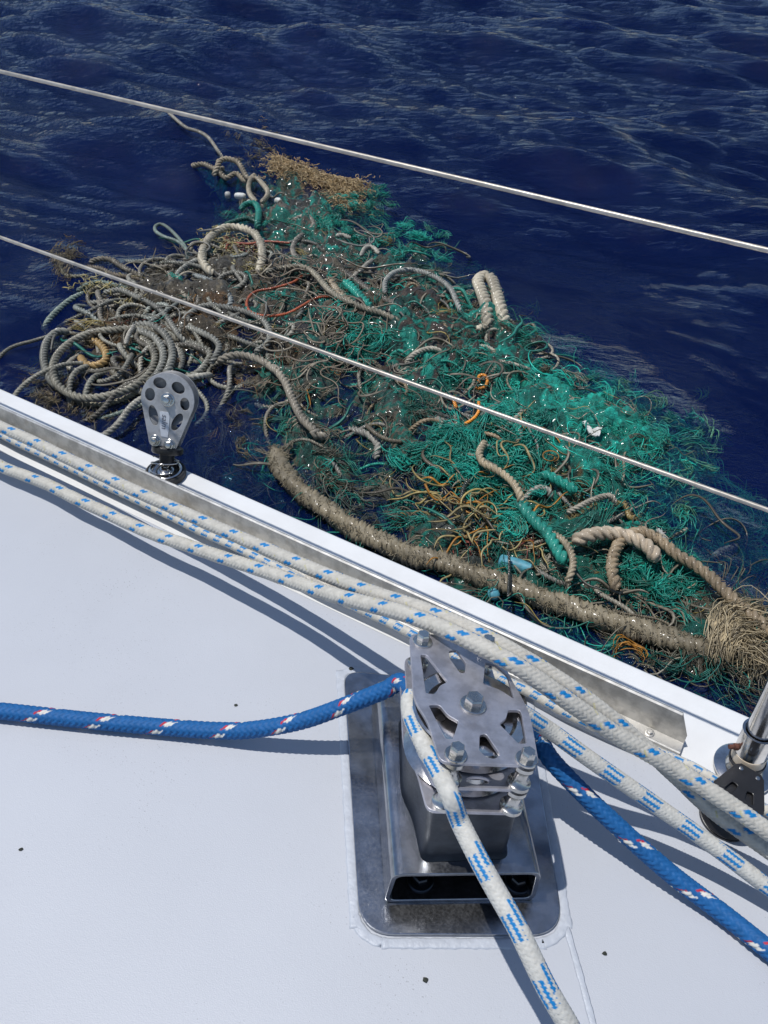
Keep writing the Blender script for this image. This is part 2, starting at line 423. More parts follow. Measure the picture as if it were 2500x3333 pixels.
def deck_rope(name, P, rad, br, seg, step, label, mat=None):
    prof, colf = br
    V, F, C = sweep(P, rad, seg, step, prof, colf)
    o = link(name, np_mesh(name, V, F, True, C), mat or M_braid)
    # origin at the rope's own start
    c0 = V.mean(0); o.data.transform(Matrix.Translation(-Vector(c0))); o.location = c0
    return tag(o, label, 'rope')
def GP(L):  # list of (u,v,h)
    return [G(u, v, h) for u, v, h in L]
ropeA = GP([(-260, 1262, .066), (-120, 1330, .067), (0, 1388, .068), (108, 1437, .068), (201, 1483, .069), (296, 1529, .070), (396, 1578, .072), (494, 1622, .075), (602, 1670, .078), (711, 1719, .083),
  (832, 1772, .090), (957, 1827, .100), (1088, 1882, .114), (1223, 1933, .132), (1359, 1978, .152), (1500, 2035, .162), (1640, 2105, .164), (1800, 2200, .150), (1960, 2315, .125), (2090, 2425, .098), (2190, 2515, .080), (2303, 2622, .062), (2400, 2695, .05), (2495, 2762, .042), (2650, 2880, .04), (2780, 2985, .04)])
ropeB = GP([(-230, 1395, .022), (-110, 1455, .022), (0, 1516, .023), (81, 1548, .025), (157, 1578, .028), (244, 1622, .032), (331, 1662, .033), (423, 1706, .037), (515, 1744, .043), (613, 1776, .051), (716, 1812, .062),
  (822, 1846, .075), (941, 1887, .091), (1066, 1931, .113), (1196, 1966, .140), (1337, 2004, .165), (1494, 2069, .184), (1652, 2150, .185), (1740, 2205, .176), (1830, 2269, .162), (2004, 2389, .13), (2187, 2495, .104), (2375, 2618, .084), (2500, 2706, .07), (2640, 2800, .06), (2780, 2895, .06)])
white = (.55, .525, .465)
brW = braid(10, .050, .22, trA=[(0, BLUE, 0, 1), (1, BLUE, 0, 1)], trB=[(3, (.55, .5, .2), .0, .16)], base=white, plies=3)
deck_rope('thick_rope', ropeA, .0085, brW, 40, .0013, 'thick white braided rope with blue flecks, lying next to the toe rail')
deck_rope('thick_rope', ropeB, .0086, braid(10, .050, .22, trA=[(5, BLUE, 0, 1), (6, BLUE, 0, 1)], trB=[(3, (.55, .5, .2), .0, .16)], base=white, plies=3), 40, .0013, 'thick white braided rope with blue flecks crossing over the top plate of the block')
# thin check rope
ropeC = GP([(-220, 1310, .0125), (-100, 1365, .0125), (0, 1412, .0125), (54, 1440, .0125), (146, 1483, .0125), (239, 1527, .0125), (342, 1578, .0125), (445, 1627, .0125), (548, 1676, .0125), (662, 1733, .0125), (776, 1784, .0125), (903, 1848, .0125),
  (1050, 1925, .0125), (1207, 1998, .0125), (1277, 2031, .0125), (1342, 2064, .0125), (1478, 2133, .0125), (1622, 2206, .0125), (1719, 2250, .0125), (1787, 2288, .0125), (1859, 2327, .0125), (2000, 2392, .0125), (2130, 2446, .0125), (2250, 2497, .0125), (2327, 2541, .0125), (2400, 2582, .0125), (2471, 2625, .0125), (2560, 2675, .0125), (2700, 2755, .0125)])
brC = braid(12, .034, .11, trA=[(0, BLUE, 0, 1)], base=(.60, .57, .50), mode='check', period=.0195, wlen=.0095, cols=(0, 2, 4, 6, 8, 10), plies=1)
deck_rope('thin_rope', ropeC, .0062, brC, 28, .0011, 'thin white rope with small blue checks between the two thick ropes')

# ------------------------------------------------------------------ twin turning block on its bracket
def rotm(a, b_, c_):
    return Matrix.Rotation(a, 4, 'Z') @ Matrix.Rotation(b_, 4, 'Y') @ Matrix.Rotation(c_, 4, 'X')
RT = rotm(math.radians(5.5), math.radians(7), math.radians(-9))
HT = .178
z4 = lambda x, y: (1250+x/2.765, 2000+y/2.765)
Cc = G(*z4(790, 790), HT)
MT = Matrix.Translation(Cc) @ RT; MTi = MT.inverted()
def TL(p, zz=0.0):
    u, v = z4(*p[:2]); d = Vector(ray(u, v)); n_ = MT.to_3x3() @ Vector((0, 0, 1)); o = MT @ Vector((0, 0, zz))
    k = (o-Vector(CAM0)).dot(n_)/d.dot(n_); q = MTi @ (Vector(CAM0)+d*k)
    return (q.x, q.y)+tuple(p[2:])
block = empty('turning_block', M=Matrix.Translation(G(1480, 2600, 0)))
binv = Matrix.Translation(-block.location)
def bchild(o):
    o.matrix_parent_inverse = binv; return o
out_px = [(228, 168, .010), (620, 185, .01), (1010, 222, .008), (1110, 520, .02), (1312, 862, .02), (1400, 1362, .007), (505, 1330, .008), (395, 965, .01), (268, 770, .02)]
outl = roundpoly([TL(p) for p in out_px], .004, 6)
W_ = [[(330, 360, .002), (385, 365, .002), (572, 605, .002), (500, 640, .003), (462, 716, .002), (378, 708, .002)],
      [(403, 815, .002), (500, 815, .003), (570, 905, .004), (672, 962, .002), (620, 1120, .002), (556, 1118, .002)],
      [(1120, 858, .002), (1222, 862, .002), (1240, 905, .002), (1284, 1160, .002), (1210, 1160, .002), (1040, 985, .002), (1100, 935, .003)],
      [(912, 432, .002), (1000, 448, .002), (1108, 540, .004), (1172, 760, .002), (1040, 672, .005), (893, 625, .002)],
      [(586, 325, .002), (652, 318, .003), (738, 440, .002), (728, 528, .002), (685, 525, .002), (586, 385, .002)],
      [(862, 1085, .002), (915, 1072, .003), (1046, 1262, .003), (1005, 1298, .003), (930, 1290, .003), (858, 1225, .002)]]
holes = [roundpoly([TL(p) for p in w_], .002, 5) for w_ in W_]
rot6 = MT
def at_top(o): o.matrix_parent_inverse = binv @ MT; return o
bolts = [TL(p) for p in ((345, 250), (930, 285), (645, 1268), (1280, 1312))]; cbolt = TL((800, 820))
bolts[1] = (bolts[2][0]*0+bolts[1][0], bolts[1][1])
tp = at_top(plate('top_plate', outl, holes, -.0032, 0, M_plate, block))
for bx_, by_ in bolts: at_top(hexbolt('bolt', (bx_, by_, .0), .0062, .0105, M_bolt, block, 1.45, .25))
at_top(hexbolt('bolt', (cbolt[0], cbolt[1], .0), .0082, .0105, M_bolt, block, 1.38, .1))
GAP = .0275
at_top(plate('middle_plate', outl, [circ(cbolt[0], cbolt[1]-.055, .010, 20, .004)], -GAP-.0032, -GAP, M_plate, block))
at_top(plate('bottom_plate', outl, [], -2*GAP-.0032, -2*GAP, M_plate, block))
sheave_prof = [(.0075, -.0105), (.038, -.0105), (.0480, -.0110), (.0500, -.0100), (.042, -.0045), (.0405, 0), (.042, .0045), (.0500, .0100), (.0480, .0110), (.039, .0095), (.036, .0060), (.015, .0060), (.0125, .0105), (.0075, .0105)]
for lv in (0, 1):
    zc = -.0032-(GAP-.0032)/2-lv*GAP
    sh = at_top(lathe('sheave', sheave_prof, M_pol, block, Matrix.Translation((cbolt[0], cbolt[1], zc)), 56))
    bm = bmesh.new()
    for k in range(8):
        a = k*PI/4+.25
        bmesh.ops.create_cone(bm, segments=14, radius1=.0036, radius2=.0036, depth=.0004, cap_ends=True, matrix=Matrix.Translation((cbolt[0]+.0275*math.cos(a), cbolt[1]+.0275*math.sin(a), zc+.0063)))
    fin('hole_shade_disc', bm, M_black, sh)  # flat black discs on the solid web paint the shade inside lightening holes
    sp_prof = [(.0085, -.0120), (.0085, -.0085), (.0072, -.0075), (.0052, -.003), (.0052, .003), (.0072, .0078), (.0080, .0085), (.0080, .0122)]
    sp_prof = [(r_*1.12, z_) for r_, z_ in sp_prof]
    for bx_, by_ in bolts: at_top(lathe('spacer', sp_prof, M_bolt, block, Matrix.Translation((bx_, by_, zc)), 28))
# riser cup under the lower plate, blended to the bracket
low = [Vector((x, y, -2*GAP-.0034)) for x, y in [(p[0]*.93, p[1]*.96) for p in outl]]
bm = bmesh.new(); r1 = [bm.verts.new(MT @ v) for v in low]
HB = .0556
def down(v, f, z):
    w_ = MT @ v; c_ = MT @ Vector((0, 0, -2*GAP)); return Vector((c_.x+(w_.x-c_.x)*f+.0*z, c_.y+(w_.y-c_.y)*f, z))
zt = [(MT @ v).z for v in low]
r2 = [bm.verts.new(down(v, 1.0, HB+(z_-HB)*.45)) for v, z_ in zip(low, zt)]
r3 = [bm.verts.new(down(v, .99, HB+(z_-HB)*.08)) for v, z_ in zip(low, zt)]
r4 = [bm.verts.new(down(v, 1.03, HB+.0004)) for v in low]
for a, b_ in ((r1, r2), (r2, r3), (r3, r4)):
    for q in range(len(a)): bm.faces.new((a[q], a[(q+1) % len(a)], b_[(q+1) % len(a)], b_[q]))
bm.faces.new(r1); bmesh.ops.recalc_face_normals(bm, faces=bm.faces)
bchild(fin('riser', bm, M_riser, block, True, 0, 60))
# bracket: open rectangular steel channel
FL = G(1249, 2950, 0); FR = G(1738, 2942, 0); TLf = G(1276, 2820, HB); TRf = G(1768, 2858, HB)
TLb = G(1226, 2196, HB); yb = TLb[1]
ax_f = (TLf+TRf)/2; 
def chan_pts(y_t, inset):
    """cross-section ring at a station; y_t=0 front, 1 back"""
    sh_ = (TLb-TLf)*y_t
    wl, wr = FL+sh_, FR+sh_; tl, tr_ = TLf+sh_, TRf+sh_
    wl[2] = wr[2] = .0045
    ring = [wl, wr, tr_, tl]; c_ = sum(ring)/4
    X_ = (wr-wl); X_ = X_/np.linalg.norm(X_); Zz = np.array([0, 0, 1.])
    loc = [((p-c_)@X_, (p-c_)[2], .010) for p in ring]
    if inset: loc = [(x-math.copysign(inset, x), z-math.copysign(inset, z), .007) for x, z, _ in loc]
    rp = roundpoly(loc, .01, 6)
    Y_ = sh_*0
    return [c_+X_*x+Zz*z+np.array([0, (x/(wr-wl)@X_ if False else 0), 0]) for x, z in rp]
bm = bmesh.new(); RO = []; RI = []
for s_ in (0, 1):
    RO.append([bm.verts.new(p) for p in chan_pts(s_, 0)]); RI.append([bm.verts.new(p) for p in chan_pts(s_, .0042)])
k = len(RO[0])
for q in range(k):
    q2 = (q+1) % k
    bm.faces.new((RO[0][q], RO[0][q2], RO[1][q2], RO[1][q])); bm.faces.new((RI[0][q2], RI[0][q], RI[1][q], RI[1][q2]))
    for s_ in (0, 1): bm.faces.new((RO[s_][q2], RO[s_][q], RI[s_][q], RI[s_][q2]))
bmesh.ops.recalc_face_normals(bm, faces=bm.faces)
bchild(fin('bracket', bm, M_base, block, True, .0006, 50))
# base plate and fixings
bp = [(1137, 2300, .02), (1165, 2900, .02), (1215, 3046, .045), (1800, 3048, .05), (1812, 2880, .03), (1700, 2250, .02)]
bp = [(1118, 2190, .02), (1172, 3048, .030), (1838, 3050, .032), (1705, 2240, .02)]
bpl = roundpoly([tuple(G(u, v)[:2])+(r_,) for u, v, r_ in bp], .03, 10)
bchild(plate('base_plate', bpl, [], .0008, .0042, M_base, block, .0012))
for u, v in ((1352, 2935), (1672, 2940)):
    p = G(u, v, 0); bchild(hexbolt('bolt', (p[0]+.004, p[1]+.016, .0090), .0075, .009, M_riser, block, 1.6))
# painted bead of sealant round the plate (belongs to the deck)
cen = np.mean(np.array(bpl), 0)
bead = [np.array([*(cen+(np.array(p)-cen)*1.04), .0]) for p in bpl]; bead.append(bead[0])
def bead_prof(TH, SS): return 1+.10*np.sin(SS*310)*np.sin(SS*97+1)+.06*np.sin(SS*720+2)
V, F, C = sweep(bead, .0050, 10, .003, bead_prof, taper=False); V[:, 2] = V[:, 2]*.16
tag(link('sealant_bead', np_mesh('sealant_bead', V, F), M_seal, deck))
# ridge of an old joint in the deck paint
rg = [G(u, v, 0) for u, v in ((1815, 2915), (1850, 3040), (1890, 3180), (1930, 3330), (1965, 3450))]
V, F, C = sweep(rg, .0030, 8, .004, bead_prof); V[:, 2] *= .16
tag(link('deck_seam', np_mesh('deck_seam', V, F), M_seal, deck))
tag(block, 'twin sheave stainless turning block with cut-out top plate bolted on a steel bracket', 'pulley block')

# sheets running round the block's sheaves
Sc = Vector(cbolt+(0,)) if len(cbolt) == 2 else Vector((cbolt[0], cbolt[1], 0))
def shpt(ang_, lv, r_=.047):
    zc = -.0032-(GAP-.0032)/2-lv*GAP
    return np.array(MT @ Vector((cbolt[0]+r_*math.cos(ang_), cbolt[1]+r_*math.sin(ang_), zc)))
zoom5 = lambda x, y: (1100+x/2.074, 2600+y/2.074)
front = [(1640, 1680, .10), (1540, 1500, .115), (1395, 1250, .13), (1215, 880, .145), (1000, 500, .155), (830, 170, .160)]
E_ = [G(*zoom5(x, y), h) for x, y, h in front]
def onmid(x, y):
    q = TL((x, y), -.0155); return np.array(MT @ Vector((q[0], q[1], -.0155)))
E_ += [onmid(x, y) for x, y in ((600, 1640), (500, 1430), (410, 1265), (325, 1100), (262, 960), (232, 850), (238, 740))]
E_ += [shpt(math.radians(a), 0) for a in (158, 135, 110, 85, 60, 38, 20)]
E_ += [ G(1782, 2372, .130), G(1860, 2428, .118), G(1941, 2486, .105), G(2124, 2613, .075), G(2312, 2746, .05), G(2491, 2881, .03), G(2640, 2990, .02), G(2800, 3110, .02)]
brE = braid(16, .056, .17, trA=[(0, BLUE, 0, 1)], base=(.60, .585, .535), mode='check', period=.044, wlen=.019, cols=(0, 2, 4, 6, 8, 10, 12, 14), plies=1)
deck_rope('sheet_rope', E_, .0080, brE, 48, .0009, 'white rope with dashed blue stripes wrapped round the upper sheave and running to the bottom')
zc1 = HT-.045
Fl = [(-260, 2290, .010), (-120, 2303, .0105), (0, 2314, .0105), (157, 2331, .0105), (337, 2350, .0105), (564, 2369, .0115), (705, 2378, .015), (823, 2375, .024), (980, 2347, .043), (1136, 2292, .070), (1254, 2246, .092), (1310, 2222, .108)]
F_ = GP(Fl)+[shpt(math.radians(a), 1) for a in (125, 105, 85, 65, 45, 25)]
F_ += GP([(1735, 2385, .100), (1796, 2475, .082), (1912, 2597, .060), (2009, 2688, .045), (2100, 2772, .032), (2206, 2862, .020), (2351, 2972, .0115), (2500, 3090, .0105), (2640, 3200, .0105)])
RB = (.010, .115, .33)
brF = braid(10, .066, .24, trA=[(0, (.72, .70, .64), 0, 1), (1, (.72, .70, .64), 0, .35), (9, (.55, .03, .05), .6, 1)], base=RB, plies=3)
deck_rope('blue_rope', F_, .0092, brF, 40, .0013, 'blue braided rope with white and red flecks threaded through the lower sheave')

# ------------------------------------------------------------------ stand-up block on the deck edge
sb = np.array(G(541, 1546, 0)); hub_px = (545.5, 1301)
stb = empty('standup_block', sb); sinv = Matrix.Translation(-stb.location)
Nf = Vector((-.02, -.90, .40)).normalized()              # outward normal of the near cheek
# hub: where the ray meets the plane raised above the base
Uu = Vector((0.0, .40, .90)); Uu = (Uu-Nf*Uu.dot(Nf)).normalized(); Xx = Uu.cross(Nf).normalized()
hubr = Vector(ray(*hub_px)); o_ = Vector(sb)+Nf*.012
kk = (o_-Vector(CAM0)).dot(Nf)/hubr.dot(Nf); hub = Vector(CAM0)+hubr*kk
dd = hub-Vector(sb)-Nf*.012
Uu = (dd-Nf*dd.dot(Nf)).normalized(); HL = dd.length; Xx = Uu.cross(Nf).normalized()
MB = Matrix((( Xx.x, Uu.x, Nf.x, hub.x), (Xx.y, Uu.y, Nf.y, hub.y), (Xx.z, Uu.z, Nf.z, hub.z), (0, 0, 0, 1)))
pscale = 1/4.707/((hub-Vector(CAM0)).dot(Vector(fw))**-1*FPX)   # zoomed px -> metres at the hub
def zb(x, y): return ((x-685)*pscale, -(y-690)*pscale)
def sbc(o): o.matrix_parent_inverse = sinv @ MB; return o
Rr = 412*pscale
ol = [(Rr*math.cos(a), Rr*math.sin(a)) for a in np.linspace(math.radians(200), math.radians(-20), 40)]
ol += roundpoly([ol[-1]+(.001,), zb(860, 1430)+(.006,), zb(835, 1480)+(.004,), zb(440, 1440)+(.006,), ol[0]+(.001,)], .004, 4)[4:-4]
hl = [circ(*zb(555, 450), 102*pscale, 24, 84*pscale, -.15), circ(*zb(838, 490), 106*pscale, 24, 84*pscale, -.5), circ(*zb(411, 643), 76*pscale, 24, 100*pscale, 0), circ(*zb(953, 726), 72*pscale, 24, 98*pscale, .15),
      circ(*zb(480, 960), 68*pscale, 24, 160*pscale, .28), circ(*zb(848, 1020), 70*pscale, 24, 150*pscale, -.42)]
TK = .0265
sbc(plate('cheek', ol, hl, -.0026, 0, M_cheek, stb, .0004)); sbc(plate('cheek', ol, hl, -TK, -TK+.0026, M_cheek, stb, .0004))
sprof = [(.004, -.0085), (Rr*.90, -.0085), (Rr*.985, -.0095), (Rr*1.005, -.0085), (Rr*.84, -.002), (Rr*.82, 0), (Rr*.84, .002), (Rr*1.005, .0085), (Rr*.985, .0095), (Rr*.90, .0085), (Rr*.80, .006), (Rr*.3, .006), (Rr*.28, .0085), (.004, .0085)]
sh = sbc(lathe('sheave', sprof, M_sheave, stb, Matrix.Translation((0, 0, -TK/2)), 64))
bm = bmesh.new()
for k in range(6):
    a = k*PI/3+.5
    bmesh.ops.create_cone(bm, segments=16, radius1=.0042, radius2=.0042, depth=.0004, cap_ends=True, matrix=Matrix.Translation((Rr*.56*math.cos(a), Rr*.56*math.sin(a), -TK/2+.0063)))
fin('hole_shade_disc', bm, M_black, sh)  # thin black discs stand in for the dark of the sheave's holes
def nut(x, y, r, parent, h=.007):
    wsh = sbc(hexbolt('nut', (x, y, 0), r, h*.8, M_bolt, parent, 1.25, .2))
    (lathe('bolt_end', [(r*.62, h*.7), (r*.62, h*.95), (r*.62, h*1.15), (r*.5, h*1.4), (r*.2, h*1.45)], M_bolt, wsh, Matrix.Translation((x, y, 0)), 20))
nut(*zb(688, 690), .0078, stb); nut(*zb(525, 1350), .0066, stb); nut(*zb(752, 1390), .0066, stb)
stk = roundpoly([zb(575, 890)+(.001,), zb(600, 878)+(.001,), zb(710, 880)+(.001,), zb(733, 950)+(.001,), zb(728, 1180)+(.001,), zb(718, 1278)+(.001,), zb(612, 1270)+(.001,), zb(585, 1100)+(.001,)], .001, 3)
st = sbc(plate('sticker', stk, [], .0002, .0010, M_sticker, stb, .0002))
fc = bpy.data.curves.new('lettering', 'FONT'); fc.body = 'salm'; fc.size = .0115; fc.shear = .2; fc.extrude = .00015; fc.align_x = 'LEFT'
to = bpy.data.objects.new('tmp', fc); COL.objects.link(to); dg = bpy.context.evaluated_depsgraph_get()
me = bpy.data.meshes.new_from_object(to.evaluated_get(dg)); bpy.data.objects.remove(to)
x0, y0 = zb(618, 920); me.transform(Matrix.Translation((x0, y0, .0012)) @ Matrix.Rotation(-PI/2, 4, 'Z')); me.materials.clear()
link('lettering', me, M_ink, st)
# swivel head, post, spring, base
def along(p): return Uu*p
P0 = Vector(sb); P1 = hub-Nf*(TK/2)+Uu*(-(1440-690)*pscale)     # underside of the head
up = (P1-P0-Vector((0, 0, .006))); Lp = up.length; up.normalize()
Qr = up.to_track_quat('Z', 'Y').to_matrix().to_4x4()
def sp(o): o.matrix_parent_inverse = sinv; return o
MP = Matrix.Translation(P0+Vector((0, 0, .006))) @ Qr
sp(lathe('swivel_head', [(.010, Lp-.026), (.011, Lp-.012), (.0205, Lp-.0115), (.0222, Lp-.009), (.0222, Lp-.003), (.019, Lp-.001), (.012, Lp+.001)], M_black, stb, MP, 40))
sp(lathe('post', [(.0042, -.002), (.0042, Lp-.02)], M_pol, stb, MP, 20))
sp(lathe('post_sleeve', [(.0075, Lp-.030), (.0095, Lp-.024), (.0095, Lp-.014)], M_black, stb, MP, 24))
MB0 = Matrix.Translation(P0)
sp(lathe('base_disc', [(.0285, .0004), (.0285, .0075), (.0270, .0095), (.0255, .0095), (.0245, .0078), (.0170, .0072), (.010, .0082), (.006, .0085)], M_rubber, stb, MB0, 48))
sp(lathe('base_dish', [(.0235, .0080), (.0235, .0102), (.0215, .0112), (.0200, .0098), (.012, .0088), (.007, .0125), (.005, .0130)], M_pol, stb, MB0, 48))
tt = np.linspace(0, 1, 70); spc = []
for q in tt:
    a = 2*PI*1.75*q+2.2; r_ = .0215-.004*q; c_ = P0*(1)+Vector((0, 0, .012))+up*(q*(Lp-.022))
    v_ = Qr.to_3x3() @ Vector((r_*math.cos(a), r_*math.sin(a), 0)) if q > .3 else Vector((r_*math.cos(a), r_*math.sin(a), 0))
    spc.append(np.array(c_+v_))
V, F, C = sweep(spc, .00095, 8, .002); sp(link('spring', np_mesh('spring', V, F), M_pol, stb))
tag(stb, 'upright stainless block with holed cheeks on a spring at the deck edge', 'pulley block')

# ------------------------------------------------------------------ stanchion, right edge
zs = lambda x, y: (2200+x/3.16, 2100+y/3.16)
sbase = Vector(G(*zs(690, 1275), 0)); 
Hs = .062; stop = Vector(G(*zs(868, 880), Hs))
stan = empty('stanchion', sbase); stinv = Matrix.Translation(-stan.location)
def sc_(o): o.matrix_parent_inverse = stinv; return o
axd = (stop-sbase).normalized(); QS = axd.to_track_quat('Z', 'Y').to_matrix().to_4x4()
sc_(lathe('flange', [(.030, .0003), (.030, .0028), (.028, .0040), (.019, .0052), (.0165, .0095)], M_pol, stan, Matrix.Translation(sbase), 48))
LS = (stop-sbase).length; MS = Matrix.Translation(sbase) @ QS
so_ = sc_(lathe('socket', [(.0158, .004), (.0158, LS-.002), (.0166, LS-.001), (.0166, LS), (.0142, LS), (.0142, LS-.008)], M_pol, stan, MS, 40))
sc_(lathe('tube', [(.0128, .02), (.0128, .64), (.010, .65)], M_pol, stan, MS, 40))
sc_(lathe('tape', [(.0163, .008), (.0166, .010), (.0168, .026), (.0163, .029)], M_tape, stan, MS, 40))
sc_(lathe('cable_tie', [(.0170, .0150), (.0182, .0152), (.0182, .0186), (.0170, .0188)], M_black, stan, MS, 40))
pr = MS @ Vector((0, 0, .036)); dirx = (Vector(G(*zs(560, 1020), .04))-pr); dirx.z = 0; dirx.normalize()
QX = dirx.to_track_quat('Z', 'Y').to_matrix().to_4x4()
sc_(lathe('set_screw', [(.0036, .013), (.0036, .019), (.0024, .0195), (.0024, .0245)], M_rust, stan, Matrix.Translation(pr) @ QX, 10, 20))
tag(stan, 'stainless stanchion post with taped foot and round flange at the right edge', 'post')
# cable tie tail
tie = [MS @ Vector((.017*math.cos(a), .017*math.sin(a), .017)) for a in (-.5, -.6)]

# black cheek block lashed to the stanchion
zt0 = Vector(G(*zs(700, 1395), .020)); zt1 = Vector(G(*zs(560, 1700), .016))
cb = empty('lead_block', zt1); cinv = Matrix.Translation(-cb.location)
yv = (zt0-zt1); yv.z *= 1; L2 = yv.length; yv.normalize(); nv = Vector((-.25, -.50, .83)); nv = (nv-yv*nv.dot(yv)).normalized(); xv = yv.cross(nv)
MC = Matrix(((xv.x, yv.x, nv.x, zt1.x), (xv.y, yv.y, nv.y, zt1.y), (xv.z, yv.z, nv.z, zt1.z), (0, 0, 0, 1)))
def cc(o): o.matrix_parent_inverse = cinv @ MC; return o
RC = .026
o2 = [(RC*math.cos(a), RC*math.sin(a)) for a in np.linspace(math.radians(190), math.radians(350), 26)]
o2 += [(RC*.97, .012), (.0145, L2+.004), (.010, L2+.008), (-.010, L2+.008), (-.0145, L2+.004), (-RC*.97, .012)]
hh = [roundpoly([(-.0145, .010), (-.006, .010), (-.0045, .021), (-.0105, .022)], .002, 4), roundpoly([(.0145, .010), (.006, .010), (.0045, .021), (.0105, .022)], .002, 4), circ(0, 0, .003, 12)]
if L2 > .03: cc(plate('cheek', o2, hh, .010, .0130, M_black, cb, .0006)); cc(plate('cheek', o2, hh, -.0130, -.010, M_black, cb, .0006))
cc(lathe('sheave', [(.004, -.009), (.0255, -.009), (.026, -.007), (.021, 0), (.026, .007), (.0255, .009), (.004, .009)], M_black, cb, Matrix(), 40))
for x_ in (-.0085, .0085): cc(lathe('rivet', [(.0022, .0128), (.0022, .0136), (.0012, .0138)], M_bolt, cb, Matrix.Translation((x_, L2+.002, 0)), 12))
tag(cb, 'black plastic lead block lying at the foot of the stanchion under the ropes', 'pulley block')

# ------------------------------------------------------------------ lifelines: laid wire ropes
def wire(name, z_, n_, rad, label, ends):
    A_, B_ = dn(-3.2, n_, z_[0]), dn(2.2, n_, z_[1])
    k_ = 8
    pf = lambda TH, SS: .90+.10*np.abs(np.cos(k_/2*(TH-SS*2*PI/.028)))
    V, F, C = sweep([A_, (A_+B_)/2, B_], rad, 12, .0045, pf)
    V2 = V-V.mean(0); o = link(name, np_mesh(name, V2, F), M_wire); o.location = V.mean(0)
    tag(o, label, 'lifeline')
n0 = float(NV@np.array(sbase))
def fit(p1, p2, n_):
    z = []
    for u, v in (p1, p2):
        r = ray(u, v); k = n_/(NV@r); q = CAM0+k*r; z.append((DV@q, q[2]))
    s_ = (z[1][1]-z[0][1])/(z[1][0]-z[0][0]); return (z[0][1]+s_*(-3.2-z[0][0]), z[0][1]+s_*(2.2-z[0][0]))
wire('lifeline', fit((0, 232), (2500, 815), .640), .640, .0021, 'upper stainless wire lifeline crossing the open water', 0)
wire('lifeline', fit((0, 772), (2500, 1660), .633), .633, .0022, 'lower stainless wire lifeline crossing in front of the floating nets', 0)

# ------------------------------------------------------------------ bits on the deck
for (u, v, s_, lab) in ((1143, 2178, .0036, 'dark green chip on the deck near the rope shadows'), (768, 2296, .0022, 'tiny brown speck on the deck above the blue rope'), (1385, 3190, .0030, 'small dark chip on the deck below the base plate'),
                        (1968, 3105, .0026, 'small dark chip on the deck right of the bracket'), (68, 2766, .0022, 'tiny dark speck on the lower left deck')):
    bm = bmesh.new(); bmesh.ops.create_icosphere(bm, subdivisions=1, radius=s_)
    for v_ in bm.verts: v_.co = Vector((v_.co.x*random.uniform(.7, 1.2), v_.co.y*random.uniform(.6, 1.1), v_.co.z*.4*random.uniform(.5, 1)))
    o = fin('chip', bm, M_chip, None, False); p = G(u, v, 0); o.location = (p[0], p[1], s_*.25); tag(o, lab, 'speck')

# =================================================================== floating nets and ropes
TAN = (.34, .275, .185); GREY = (.25, .245, .205); DARK = (.11, .09, .06); CREAM = (.52, .46, .34); TEAL = (.006, .20, .145); BTEAL = (.01, .34, .25)
GGREY = (.19, .24, .20); BROWN = (.19, .13, .065); RUST = (.42, .09, .03); ORANGE = (.75, .27, .02); YEL = (.50, .38, .06); LBLUE = (.16, .42, .50); DGRN = (.008, .075, .055)
def laid(P, rad, lobes=3, step=None, lump=.0, col=TAN, pitch=None, seg=None):
    pitch = pitch or rad*4.1; seg = seg or (lobes*5 if rad < .010 else lobes*8)
    step = step or max(pitch/9, .0040)
    ph = random.uniform(0, 6)
    def pf(TH, SS):
        r = .56+.46*np.abs(np.cos(lobes/2*TH))**.8
        if rad > .031: r = .66+.40*r          # matted hawser: the lay is nearly lost under fluff
        
        if lump: r = r*(1+lump*.35*np.sin(SS*31+ph)*np.sin(SS*73+TH*2+ph)+lump*.8*np.sin(SS*170+TH*3))
        return r
    c2 = np.array(col)
    def cf(TH, SS):
        k = 1+.22*np.sin(SS*9+ph)+.12*np.sin(SS*37+ph*2+TH)
        return c2[None, None, :]*k[..., None]
    return sweep(P, rad, seg, step, pf, cf, twist=2*PI/pitch)
def fibres(bag, P, rad, n, length, col, r=.0011, spread=1.0):
    Q, s = spline(P, .01)
    for _ in range(n):
        i_ = rng.integers(0, len(Q)); c_ = Q[i_]; d = rng.normal(0, 1, 3); d[2] = abs(d[2])*.8; d /= np.linalg.norm(d)
        a = c_+d*rad*.8; L_ = length*rng.uniform(.4, 1.2)
        d2 = d+rng.normal(0, .7, 3); d2[2] -= .3; d = d*.6+rng.normal(0, .45, 3)
        pts = [a, a+d*L_*.45, a+(d+d2)*L_*.45*spread]
        V, F, _c = sweep(pts, r, 3, L_/4)
        bag.add(V, F, np.array(col)*rng.uniform(.6, 1.25))
def lab_dip(name, label): return name != 'ring' and 'eye' not in label and 'black cord' not in label
def sea_rope(name, px, rad, col, label, off=.02, lump=.0, fuzz=0, cat='rope', group=None, lobes=3, fl=.011):
    if len(px) > 4 and lab_dip(name, label):
        o2_ = [off]*len(px); o2_[0] = off-.018; o2_[-1] = off-.02
    else: o2_ = off
    P = np.array(on_sea(px, o2_))
    V, F, C = laid(P, rad, lobes, col=col, lump=lump)
    o = link(name, np_mesh(name, V, F, True, C), M_wetrope); c0 = Vector(P.mean(0))
    o.data.transform(Matrix.Translation(-c0)); o.location = c0
    tag(o, label, cat, group)
    if fuzz:
        bg_ = Bag(); fibres(bg_, P, rad, int(fuzz*1.25) if name == 'hawser' else max(20, int(fuzz*.8)), fl, tuple(min(1, x*1.25) for x in col)); me_ = bg_.mesh('fibres'); me_.transform(Matrix.Translation(-c0))
        tag(link('fibres', me_, M_net, o), kind='stuff')
    return o
Z4 = lambda L: Z(100, 700, 2.074, L)
Z5 = lambda L: Z(800, 700, 1.843, L)
Z7 = lambda L: Z(1700, 1500, 2.074, L)
Z8 = lambda L: Z(750, 1350, 1.659, L)
